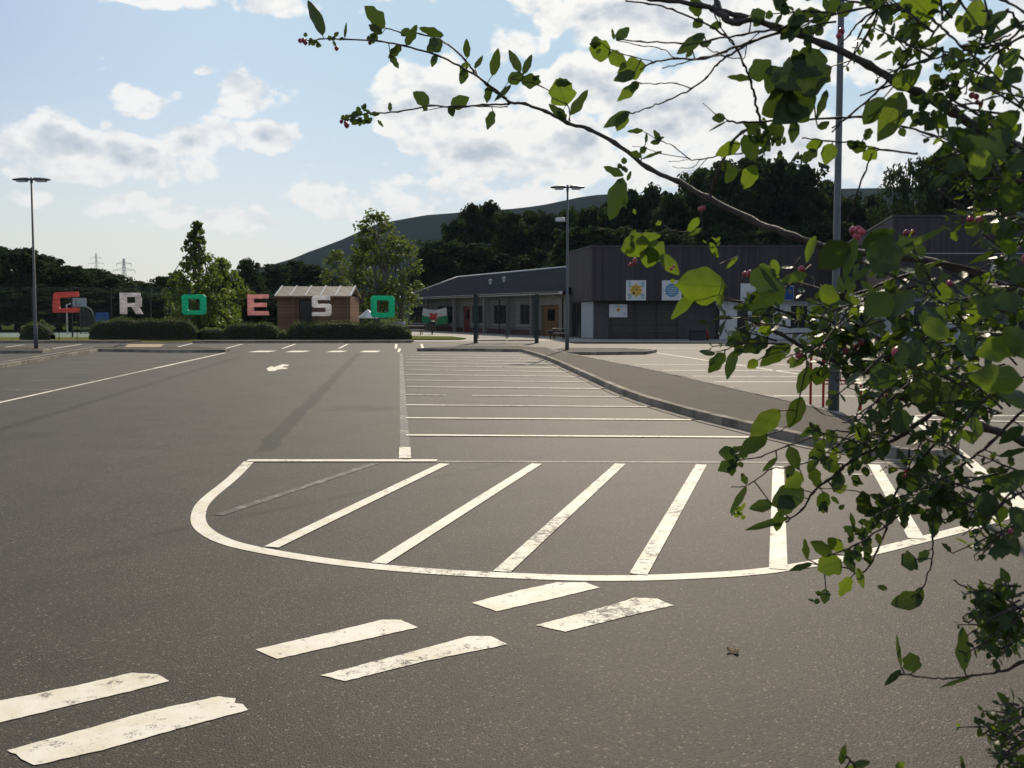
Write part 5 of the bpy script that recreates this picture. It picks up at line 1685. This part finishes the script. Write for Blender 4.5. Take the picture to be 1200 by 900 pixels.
# lower branch
stem([(1500, 690, .95), (1380, 600, .95), (1280, 548, .95), (1200, 517, .96), (1150, 500, .97), (1100, 482, .98), (1053, 463, .99), (1033, 450, 1.0), (1000, 433, 1.01), (943, 408, 1.03), (915, 392, 1.04), (890, 378, 1.05), (860, 372, 1.06)], .0060, .0014, 8)
stem([(1097, 481, .98), (1060, 507, 1.0), (1033, 522, 1.02), (1003, 536, 1.03), (987, 549, 1.04), (970, 563, 1.05), (953, 577, 1.06), (940, 597, 1.07), (920, 612, 1.08)], .0028, .0010)
stem([(1050, 512, 1.0), (1008, 507, 1.02), (975, 505, 1.03), (953, 512, 1.04), (923, 523, 1.05), (892, 535, 1.06), (866, 539, 1.07)], .0013, .0008)
stem([(990, 545, 1.04), (960, 540, 1.05), (920, 548, 1.06), (905, 549, 1.06), (880, 566, 1.07), (870, 570, 1.07), (857, 571, 1.07)], .0010, .0006)
stem([(1120, 495, .97), (1060, 560, 1.0), (1045, 590, 1.01), (1038, 620, 1.02), (1028, 645, 1.03), (1010, 672, 1.04), (990, 665, 1.05), (960, 662, 1.06)], .0016, .0008)
stem([(1200, 480, .92), (1160, 520, .93), (1128, 545, .94), (1100, 572, .95), (1060, 600, .97), (1040, 615, .98), (1000, 640, 1.0), (970, 650, 1.02)], .0016, .0008)
stem([(1038, 618, 1.0), (1020, 600, 1.0), (1012, 578, 1.0), (960, 572, 1.02)], .0008, .0006)
stem([(1105, 575, .95), (1095, 600, .95), (1093, 630, .95), (1092, 660, .95), (1080, 690, .95), (1068, 700, .95)], .0010, .0007)
stem([(1240, 560, .85), (1190, 580, .86), (1160, 600, .87), (1130, 590, .9), (1100, 580, .93)], .0012, .0008)
stem([(1030, 440, 1.0), (1010, 470, 1.0), (1000, 500, 1.01), (985, 520, 1.02), (965, 540, 1.03)], .0010, .0007)
stem([(943, 408, 1.03), (945, 430, 1.03), (938, 460, 1.04), (930, 490, 1.05), (915, 505, 1.06)], .0009, .0006)
stem([(890, 378, 1.05), (868, 400, 1.06), (850, 410, 1.07), (828, 413, 1.08)], .0009, .0006)
stem([(943, 408, 1.03), (932, 402, 1.03), (920, 410, 1.04), (900, 415, 1.05)], .0008, .0006)
stem([(1230, 760, .8), (1195, 778, .82), (1170, 787, .84), (1140, 792, .86), (1110, 795, .88), (1085, 794, .9), (1055, 790, .92), (1040, 800, .92)], .0016, .0008)
stem([(1300, 700, .85), (1240, 690, .86), (1200, 695, .87), (1160, 700, .88), (1135, 690, .9), (1118, 680, .9)], .0014, .0008)
stem([(1300, 900, .8), (1240, 860, .8), (1200, 840, .8), (1170, 850, .8), (1150, 862, .8)], .0014, .0008)
stem([(1060, 990, .8), (1020, 930, .8), (1000, 895, .8), (985, 880, .8)], .0014, .0008)
# feet of the stems, out of frame
foot = Vector((1.75, 1.3, 0))
for pp in ((1560, 900, 1.2), (1480, 420, .95), (1500, 690, .95), (1300, 700, .85), (1300, 900, .8), (1240, 175, .8), (1240, 560, .85), (1230, 760, .8), (1220, 330, .85), (1060, 990, .8)):
    a_ = P(*pp); f_ = foot + Vector((random.uniform(-.15, .15), random.uniform(-.15, .15), 0))
    mid = lerp(a_, f_, .5) + Vector((.12, 0, .12))
    stems.tube(smooth_path([a_, mid, f_], 6), [lerp(.004, .011, i / 12) for i in range(13)], 7)

# ---- leaves traced one by one: base, tip, width, distance, sunlit colour or not
LV = [
 (378, 42, 362, -2, 17, 1.46, 0), (404, 45, 406, 26, 3.5, 1.46, 0), (451, 33, 427, 7, 20, 1.55, 0), (448, 40, 432, 29, 10, 1.53, 0), (443, 46, 433, 40, 9, 1.47, 0),
 (476, 53, 489, 29, 12, 1.5, 0), (470, 42, 480, 33, 9, 1.54, 0), (520, 42, 491, 32, 11, 1.53, 0), (470, 53, 455, 68, 10, 1.47, 0), (457, 64, 467, 81, 8, 1.47, 0),
 (518, 49, 500, 60, 18, 1.5, 0), (511, 64, 506, 79, 8, 1.47, 0), (548, 68, 546, 45, 10, 1.52, 0), (546, 80, 540, 99, 11, 1.48, 0), (548, 73, 539, 86, 9, 1.5, 1), (556, 80, 566, 65, 7, 1.5, 0),
 (577, 89, 584, 56, 12, 1.5, 0), (575, 100, 570, 121, 11, 1.5, 0), (610, 85, 596, 58, 13, 1.5, 0), (613, 87, 624, 63, 9, 1.5, 0), (595, 96, 614, 87, 15, 1.5, 0), (610, 94, 634, 96, 16, 1.49, 0), (599, 99, 579, 119, 9, 1.5, 0), (625, 95, 632, 88, 9, 1.49, 0),
 (503, 122, 484, 108, 16, 1.52, 0), (528, 125, 550, 114, 16, 1.52, 0), (527, 124, 531, 137, 9, 1.5, 0), (497, 130, 500, 124, 6, 1.49, 0), (578, 130, 571, 152, 11, 1.5, 0), (457, 131, 457, 119, 5, 1.53, 0),
 (664, 124, 652, 92, 31, 1.47, 1), (650, 96, 670, 98, 10, 1.47, 0), (668, 135, 689, 105, 12, 1.46, 0), (664, 141, 642, 121, 10, 1.46, 0), (662, 141, 655, 126, 14, 1.46, 0),
 (716, 62, 690, 56, 24, 1.04, 1), (704, 46, 692, 52, 12, 1.04, 0), (722, 47, 737, 33, 13, 1.03, 0), (720, 47, 717, 33, 4, 1.03, 0), (713, 62, 735, 76, 18, 1.04, 1), (757, 76, 722, 86, 24, 1.05, 1), (745, 84, 719, 94, 16, 1.03, 0), (749, 96, 723, 119, 13, 1.02, 1), (748, 96, 738, 106, 10, 1.0, 0),
 (739, 131, 706, 149, 14, 1.03, 0), (733, 131, 723, 154, 16, 1.03, 1), (754, 153, 735, 154, 6, 1.2, 0), (774, 166, 766, 152, 7, 1.2, 0), (774, 165, 762, 167, 8, 1.2, 0), (757, 168, 757, 155, 5, 1.2, 0), (757, 172, 750, 180, 8, 1.2, 0), (776, 177, 751, 187, 4, 1.2, 0), (752, 184, 738, 178, 9, 1.38, 0),
 (819, 20, 812, -8, 15, 1.03, 0), (823, 22, 812, 32, 12, 1.03, 0), (846, 27, 831, 33, 10, 1.02, 0), (845, 30, 842, 20, 8, 1.02, 0), (826, 39, 793, 63, 15, 1.0, 0), (820, 53, 834, 48, 10, 1.0, 0), (812, 58, 804, 67, 7, 1.02, 0),
 (880, 22, 897, 14, 18, .98, 0), (850, 138, 834, 139, 12, 1.04, 0), (852, 142, 830, 154, 3, 1.04, 0), (881, 92, 852, 90, 8, 1.02, 0), (880, 92, 904, 70, 26, 1.0, 0),
 (975, 78, 905, 92, 52, .98, 0), (960, 58, 935, 92, 42, .97, 0), (935, 110, 892, 134, 34, 1.0, 0), (955, 105, 905, 145, 38, .99, 0), (925, 120, 948, 142, 26, 1.0, 0), (915, 78, 900, 110, 30, 1.0, 0), (885, 142, 878, 160, 15, 1.04, 0), (905, 143, 915, 165, 18, 1.02, 0),
 (868, 168, 838, 182, 16, 1.16, 1), (872, 158, 886, 190, 20, 1.1, 0), (886, 193, 871, 222, 20, 1.07, 1), (893, 160, 902, 178, 14, 1.06, 0), (846, 190, 858, 205, 12, 1.2, 0), (862, 195, 850, 215, 14, 1.24, 0),
 (964, 168, 944, 172, 15, .98, 1), (958, 176, 938, 189, 13, .98, 0), (975, 168, 967, 193, 18, .97, 1), (932, 142, 928, 168, 13, 1.0, 0), (958, 150, 972, 142, 12, 1.0, 0), (969, 105, 957, 140, 10, .98, 0), (1002, 165, 996, 175, 15, .95, 0),
 (1016, 172, 995, 173, 16, .95, 0), (1028, 176, 1010, 186, 17, .95, 1), (1058, 108, 1028, 166, 33, .88, 1), (1046, 102, 1078, 84, 24, .9, 1), (1036, 114, 1012, 146, 24, .92, 0), (1020, 150, 1014, 165, 10, .95, 0), (1090, 140, 1066, 136, 16, .88, 0), (1092, 134, 1112, 150, 18, .88, 1), (1055, 150, 1060, 160, 9, .9, 0),
 (1093, 22, 1058, -14, 42, .88, 1), (1092, 26, 1050, 38, 16, .88, 1), (1078, 56, 1110, 40, 9, .9, 0), (1106, 26, 1127, -8, 12, .87, 0), (1137, 42, 1146, -4, 26, .85, 1), (1136, 36, 1121, 18, 18, .85, 1), (1147, 36, 1182, 13, 16, .85, 0), (1152, 52, 1204, 22, 10, .84, 0), (1176, 77, 1197, 58, 21, .8, 1), (1197, 78, 1174, 101, 22, .8, 0), (1174, 98, 1132, 106, 15, .84, 1), (1166, 88, 1150, 106, 12, .84, 0), (1155, 100, 1135, 92, 12, .84, 1),
 (1046, 60, 1024, 71, 6, .94, 0), (1055, 54, 1046, 78, 8, .94, 0), (1066, 54, 1057, 77, 8, .93, 0), (1050, 45, 1072, 42, 9, .93, 0), (1106, 54, 1084, 73, 7, .88, 0), (1128, 72, 1122, 56, 10, .86, 0), (1101, 84, 1095, 74, 7, .88, 0), (1100, 100, 1090, 88, 12, .88, 0), (1110, 95, 1125, 85, 12, .88, 0), (1118, 100, 1120, 118, 14, .88, 0),
 (1158, 176, 1112, 160, 32, .72, 0), (1150, 190, 1190, 140, 40, .7, 0), (1152, 172, 1146, 222, 44, .68, 1), (1120, 165, 1092, 190, 14, .75, 0), (1180, 200, 1212, 175, 30, .7, 0), (1165, 150, 1195, 130, 24, .72, 0), (1130, 188, 1110, 200, 22, .7, 0), (1190, 250, 1178, 205, 26, .7, 0),
 (731, 206, 707, 195, 10, 1.38, 0), (730, 208, 714, 258, 28, 1.36, 0), (735, 212, 740, 200, 5, 1.38, 0), (740, 282, 744, 268, 8, 1.3, 1), (762, 284, 726, 292, 28, 1.28, 1), (760, 286, 780, 304, 28, 1.27, 1), (774, 298, 796, 322, 16, 1.26, 1), (765, 290, 758, 314, 24, 1.27, 1), (745, 280, 775, 276, 12, 1.28, 1),
 (852, 336, 792, 333, 44, 1.04, 1), (816, 340, 787, 374, 14, 1.05, 1), (846, 340, 842, 362, 10, 1.05, 1), (820, 255, 805, 272, 10, 1.3, 1), (822, 268, 806, 277, 6, 1.3, 1), (775, 260, 768, 263, 6, 1.3, 1), (832, 284, 842, 302, 8, 1.06, 1), (865, 300, 850, 316, 5, 1.05, 1),
 (995, 285, 948, 322, 46, .72, 0), (946, 321, 914, 330, 13, .8, 1), (956, 276, 944, 308, 13, .85, 1), (1002, 278, 990, 328, 15, .72, 1), (1048, 282, 1015, 332, 54, .62, 0), (1018, 315, 994, 332, 9, .7, 1), (1010, 290, 1050, 270, 26, .66, 0), (1068, 278, 1050, 300, 20, .7, 0), (1056, 290, 1110, 267, 9, .7, 1),
 (905, 304, 912, 322, 10, .95, 1), (890, 310, 915, 325, 12, .95, 1), (880, 318, 915, 340, 30, .95, 0), (920, 335, 890, 352, 30, .95, 0), (905, 345, 870, 362, 26, .98, 0), (960, 340, 985, 350, 24, .85, 1),
 (1112, 396, 1066, 362, 32, .55, 1), (1200, 446, 1118, 440, 46, .5, 1), (1192, 402, 1130, 420, 40, .52, 1), (1152, 372, 1165, 336, 30, .55, 0), (1200, 350, 1150, 360, 36, .55, 0), (1215, 420, 1165, 372, 40, .5, 0), (1210, 470, 1155, 455, 40, .52, 0), (1185, 330, 1205, 310, 20, .6, 0),
 (1045, 345, 1005, 375, 46, .62, 1), (1070, 340, 1040, 380, 44, .62, 0), (1100, 440, 1060, 480, 50, .7, 0), (1080, 400, 1045, 440, 44, .72, 0), (1050, 430, 1010, 460, 40, .75, 0), (1085, 450, 1080, 495, 40, .72, 0), (1120, 470, 1100, 440, 34, .72, 0), (1060, 480, 1050, 510, 24, .8, 0),
 (914, 480, 879, 512, 24, 1.04, 1), (899, 508, 865, 534, 20, 1.05, 0), (862, 531, 842, 530, 17, 1.07, 0), (863, 540, 841, 552, 16, 1.07, 0), (855, 530, 872, 523, 8, 1.07, 0), (858, 545, 858, 558, 12, 1.07, 0),
 (946, 416, 925, 431, 11, 1.03, 0), (949, 430, 935, 461, 16, 1.03, 0), (940, 465, 924, 502, 20, 1.04, 0), (962, 430, 956, 452, 22, 1.03, 0), (927, 404, 890, 428, 22, 1.04, 0), (888, 422, 876, 431, 12, 1.05, 1), (862, 410, 851, 445, 15, 1.06, 0), (850, 414, 829, 437, 17, 1.07, 0), (838, 415, 819, 411, 8, 1.08, 0), (900, 396, 868, 412, 22, 1.05, 0), (880, 392, 850, 405, 18, 1.05, 0),
 (960, 498, 937, 512, 10, 1.03, 0), (958, 500, 955, 518, 12, 1.03, 0), (925, 523, 936, 551, 16, 1.05, 0), (966, 514, 948, 556, 17, 1.04, 1), (950, 545, 960, 572, 14, 1.05, 0), (911, 536, 893, 553, 7, 1.06, 0), (875, 570, 855, 602, 9, 1.07, 0), (875, 568, 869, 554, 8, 1.07, 0),
 (905, 590, 878, 596, 15, 1.06, 0), (942, 573, 904, 592, 30, 1.06, 0), (925, 580, 915, 605, 22, 1.06, 0), (926, 606, 872, 622, 9, 1.08, 0), (914, 598, 910, 623, 13, 1.07, 0), (940, 555, 920, 572, 20, 1.06, 1), (930, 545, 922, 560, 12, 1.06, 0),
 (965, 576, 966, 603, 17, 1.05, 0), (986, 554, 977, 577, 15, 1.04, 0), (978, 576, 993, 569, 11, 1.04, 1), (1015, 604, 1010, 574, 19, 1.0, 0), (1002, 538, 1006, 552, 14, 1.03, 0), (968, 540, 985, 555, 16, 1.04, 0),
 (976, 650, 950, 634, 20, 1.02, 1), (987, 646, 970, 630, 16, 1.01, 1), (986, 656, 958, 668, 28, 1.04, 1), (946, 656, 943, 631, 8, 1.05, 0), (952, 660, 924, 669, 8, 1.06, 0), (997, 676, 984, 698, 14, 1.04, 1), (990, 650, 1002, 670, 12, 1.03, 0), (968, 690, 966, 708, 12, 1.05, 0), (1005, 665, 1012, 690, 9, 1.04, 1),
 (1074, 655, 1056, 662, 24, .95, 0), (1088, 645, 1076, 659, 11, .95, 0), (1082, 700, 1043, 708, 22, .95, 0), (1080, 688, 1070, 713, 13, .95, 0), (1040, 690, 1028, 687, 7, 1.0, 0),
 (1130, 586, 1090, 582, 27, .92, 0), (1096, 556, 1056, 572, 24, .95, 0), (1090, 532, 1094, 552, 17, .95, 1), (1100, 545, 1108, 558, 12, .95, 0), (1126, 545, 1121, 562, 12, .94, 0), (1162, 602, 1134, 617, 13, .87, 1), (1172, 592, 1141, 590, 30, .87, 0), (1205, 552, 1163, 578, 20, .8, 0), (1190, 560, 1150, 566, 14, .84, 1), (1184, 612, 1206, 604, 32, .82, 0), (1186, 640, 1157, 650, 15, .84, 0), (1176, 628, 1192, 640, 12, .84, 0), (1095, 605, 1094, 630, 13, .95, 0), (1085, 600, 1050, 592, 12, .96, 0), (1070, 592, 1035, 600, 14, .97, 0), (1165, 555, 1160, 575, 14, .88, 0), (1108, 505, 1094, 520, 12, .96, 1), (1110, 500, 1104, 525, 8, .96, 0), (1090, 505, 1062, 520, 14, .97, 0), (1145, 480, 1140, 470, 12, .96, 0), (1200, 500, 1170, 520, 14, .9, 0), (1170, 535, 1205, 525, 8, .9, 0),
 (1072, 788, 1066, 764, 22, .92, 0), (1056, 782, 1050, 742, 5, .92, 0), (1056, 785, 1036, 804, 8, .92, 0), (1130, 787, 1128, 734, 16, .86, 0), (1140, 792, 1100, 806, 5, .87, 0), (1170, 787, 1164, 772, 8, .84, 0),
 (985, 896, 991, 871, 8, .8, 0), (1000, 896, 1020, 893, 10, .8, 1), (1050, 902, 1060, 893, 10, .8, 1), (990, 900, 1010, 905, 10, .8, 1), (1130, 905, 1126, 885, 5, .8, 0),
]
for (u0, v0, u1, v1, w, Y, br) in LV:
    if Y < .8 and w > 28: u1, v1, w = lerp(u0, u1, .78), lerp(v0, v1, .78), w * .76
    leafpx(u0, v0, u1, v1, w, Y, br)
# berries and small terminal tufts
for (u, v, Y, n, r) in ((354, 48, 1.46, 2, 4), (362, 50, 1.46, 2, 4), (391, 52, 1.46, 1, 4.5), (435, 53, 1.47, 1, 4), (402, 142, 1.54, 2, 4), (407, 145, 1.54, 1, 4), (740, 306, 1.28, 3, 4), (822, 243, 1.31, 3, 4), (808, 342, 1.05, 0, 4), (790, 312, 1.2, 2, 3), (877, 324, 1.0, 2, 5), (946, 315, .85, 1, 6), (1000, 266, .75, 2, 6), (1010, 276, .75, 2, 6), (1056, 415, .75, 2, 7), (1198, 300, .6, 3, 8), (1118, 326, .8, 1, 6), (1150, 613, .87, 1, 6), (1140, 112, .86, 3, 4), (1146, 120, .86, 3, 4), (1186, 624, .84, 1, 5), (983, 40, .97, 2, 5)):
    if n: berry_end(u, v, Y, n, r, r * 1.1)
for (u, v, Y, n, L, w, spd, br) in ((364, 48, 1.46, 8, 7, 5, 7, 0), (393, 46, 1.46, 5, 8, 5, 5, 0), (436, 44, 1.47, 4, 8, 6, 4, 0), (420, 136, 1.54, 14, 9, 6, 10, 0), (408, 140, 1.54, 6, 7, 5, 5, 0), (440, 135, 1.53, 5, 9, 5, 6, 0), (700, 48, 1.04, 6, 7, 6, 7, 0), (860, 538, 1.07, 9, 10, 8, 8, 0), (864, 600, 1.07, 10, 8, 6, 8, 1), (772, 165, 1.2, 4, 7, 5, 4, 0),
                                     (1004, 622, 1.03, 14, 16, 6, 10, 0), (1012, 640, 1.03, 14, 16, 9, 12, 0), (1030, 610, 1.0, 14, 18, 9, 16, 0), (1050, 595, .98, 16, 18, 10, 18, 0), (1100, 590, .93, 12, 18, 9, 22, 0), (1120, 600, .9, 10, 14, 7, 14, 1), (740, 285, 1.28, 3, 9, 6, 6, 1), (733, 198, 1.37, 4, 9, 6, 6, 0), (735, 240, 1.34, 3, 9, 4, 8, 1), (795, 330, 1.2, 4, 8, 5, 8, 1), (836, 290, 1.06, 6, 9, 4, 8, 1), (960, 700, 1.05, 5, 9, 6, 5, 0),
                                     (1000, 555, 1.03, 8, 18, 10, 14, 0), (975, 590, 1.05, 4, 14, 8, 10, 0), (890, 160, 1.04, 16, 12, 6, 14, 0), (905, 165, 1.03, 14, 14, 6, 16, 0), (930, 100, .99, 14, 22, 16, 24, 0), (1085, 130, .88, 16, 16, 10, 16, 0), (1105, 105, .88, 16, 16, 10, 18, 0), (1130, 75, .86, 14, 14, 8, 20, 0), (1170, 45, .84, 14, 18, 8, 24, 0), (950, 8, .97, 16, 24, 14, 34, 0), (1035, 8, .93, 16, 20, 10, 22, 0), (905, 6, .98, 8, 18, 12, 18, 0), (1060, 45, .93, 8, 14, 8, 12, 0)):
    tuft(u, v, Y, n, L, w, spd, br)
# the thick of the shrub at right: side shoots with their leaves in opposite pairs
def shoot(u, v, Y, an, Lpx, lpx, pb, berry_p=.05):
    """a slender shoot starting at a pixel, Y metres off, running Lpx long; leaves about lpx long"""
    o = P(u, v, Y)
    d = Vector((math.cos(an), random.uniform(-.45, .45), -math.sin(an))).normalized()
    L = px(Lpx, Y)
    sag = Vector((random.gauss(0, .12), random.gauss(0, .12), -random.uniform(.0, .35)))
    n = max(4, int(Lpx / 11))
    pts = [o]
    for i in range(n):
        d = (d + sag * (1.0 / n) + Vector((random.gauss(0, .05), random.gauss(0, .05), random.gauss(0, .05)))).normalized()
        pts.append(pts[-1] + d * (L / n))
    stems.tube(pts, [lerp(.0013, .0006, i / n) for i in range(n + 1)], 5)
    rot = random.uniform(0, 6.28)
    for i in range(1, n + 1):
        t = (pts[i] - pts[i - 1]).normalized()
        a_ = t.orthogonal().normalized(); b_ = t.cross(a_)
        if random.random() < .12: continue
        rot += 1.57 + random.gauss(0, .3)
        k_ = (1.0 - .55 * (i / n) ** 2) * random.uniform(.55, 1.15)
        for sg in (0, math.pi):
            if random.random() < .2: continue
            side = a_ * math.cos(rot + sg) + b_ * math.sin(rot + sg)
            ax = (side + t * random.uniform(.2, .8) + Vector((0, 0, random.uniform(-.5, .25)))).normalized()
            ll = px(lpx, Y) * k_
            p0 = pts[i] + ax * ll * .12
            stems.tube([pts[i], p0 + ax * ll * .06], [.0006, .0005], 4, False)
            nrm = (Vector((0, 0, 1)) + Vector((random.gauss(0, .55), random.gauss(-.25, .55), random.gauss(0, .3)))).normalized()
            leaf3(p0, p0 + ax * ll, ll * random.uniform(.5, .74), nrm, 1 if random.random() < pb else 0, random.uniform(.08, .35), random.uniform(-.25, .3))
    if lpx > 22 and random.random() < berry_p:
        BC.append(MB())
        for _ in range(random.randint(2, 4)):
            c = pts[-1] + Vector((random.gauss(0, .005), random.gauss(0, .005), random.gauss(0, .005)))
            BC[-1].ball(c, random.uniform(.0022, .0034), 9, 6); 


def thicket(cu, cv, ru, rv, Y0, Y1, n, lpx, pb=.25, dirs=(2.2, 4.0), Lpx=70):
    if cu > 1040 and cv > 150 and cv < 620: n = int(n * 1.45)
    for _ in range(n):
        a_ = random.uniform(0, 6.28); r_ = math.sqrt(random.random())
        u = cu + math.cos(a_) * ru * r_; v = cv + math.sin(a_) * rv * r_
        shoot(u, v, random.uniform(Y0, Y1), random.uniform(*dirs), Lpx * random.uniform(.6, 1.3), lpx * random.uniform(.75, 1.2), pb)


random.seed(77)
thicket(1080, 430, 60, 44, .8, 1.1, 27, 28, .12)
thicket(1170, 415, 50, 70, .7, 1.1, 25, 32, .28)
thicket(925, 385, 60, 20, .95, 1.1, 12, 24, .12)
thicket(1010, 380, 56, 26, .9, 1.1, 18, 26, .15)
thicket(1050, 350, 60, 30, .8, 1.1, 11, 28, .2)
thicket(1205, 330, 24, 50, .7, 1.0, 6, 32, .2)
thicket(1205, 235, 24, 40, .7, 1.0, 9, 30, .25)
thicket(1180, 190, 40, 34, .75, 1.0, 14, 30, .3)
thicket(1045, 505, 50, 24, .95, 1.1, 7, 23, .2)
thicket(1135, 570, 56, 30, .85, 1.0, 15, 25, .2)
thicket(1200, 590, 24, 34, .8, .95, 5, 26, .35)
thicket(925, 312, 26, 16, .95, 1.05, 3, 18, .4)
thicket(1190, 705, 24, 28, .8, .92, 30, 21, .7, (2.3, 4.0), 46)
thicket(1195, 735, 20, 24, .8, .92, 12, 22, .4, (2.3, 4.0), 46)
thicket(1200, 845, 20, 30, .75, .85, 14, 23, .6, (2.3, 4.0), 44)
thicket(1205, 885, 20, 20, .75, .85, 8, 20, .4, (2.3, 4.0), 44)
thicket(1150, 50, 70, 44, .8, .95, 12, 18, .2, (1.6, 4.6), 80)
thicket(1175, 118, 40, 20, .8, .95, 6, 21, .3)
thicket(1010, 12, 60, 16, .9, 1.0, 6, 18, .15, (1.6, 4.6), 60)
# the rest of the shrub outside the frame, down to its foot
for _ in range(420):
    a_ = random.uniform(0, 6.28)
    p = foot + Vector((math.cos(a_) * .5 * random.random(), math.sin(a_) * .45 * random.random(), random.uniform(.35, 2.3)))
    if (p.x / p.y) < .66: continue
    d_ = Vector((random.gauss(0, 1), random.gauss(0, 1), random.gauss(-.2, .6))).normalized()
    leaf3(p, p + d_ * random.uniform(.025, .05), random.uniform(.015, .03), Vector((random.gauss(0, .5), random.gauss(0, .5), 1)), 1 if random.random() < .2 else 0)
stems.build('stems', M['stem'], SH)
leaves[0].build('foliage', M['shrub_leaf'], SH)
leaves[1].build('sunlit_foliage', M['shrub_bright'], SH)
for b_ in BC: b_.build('berry_cluster', M['berry'], SH)

# ------------------------------------------------------------------ haze
hm, nt, out = new_mat('air'); q = N(nt)
pvn = q.node('ShaderNodeVolumePrincipled', {'Color': (0.72, 0.82, 1.0, 1), 'Density': 0.00009, 'Anisotropy': 0.0})
nt.links.new(pvn.outputs[0], out.inputs['Volume'])
m = MB(); m.box((0, 740, 100), (4400, 1620, 210)); tag(m.build('haze', hm), kind='stuff')

# ------------------------------------------------------------------ render settings
vs = scene.view_settings
vs.view_transform = 'Standard'; vs.look = 'None'; vs.gamma = 1.0; vs.exposure = 0.0
vs.use_curve_mapping = False
scene.render.engine = 'CYCLES'
scene.cycles.max_bounces = 6
scene.cycles.transparent_max_bounces = 8
scene.cycles.use_denoising = True
scene.cycles.sample_clamp_indirect = 6
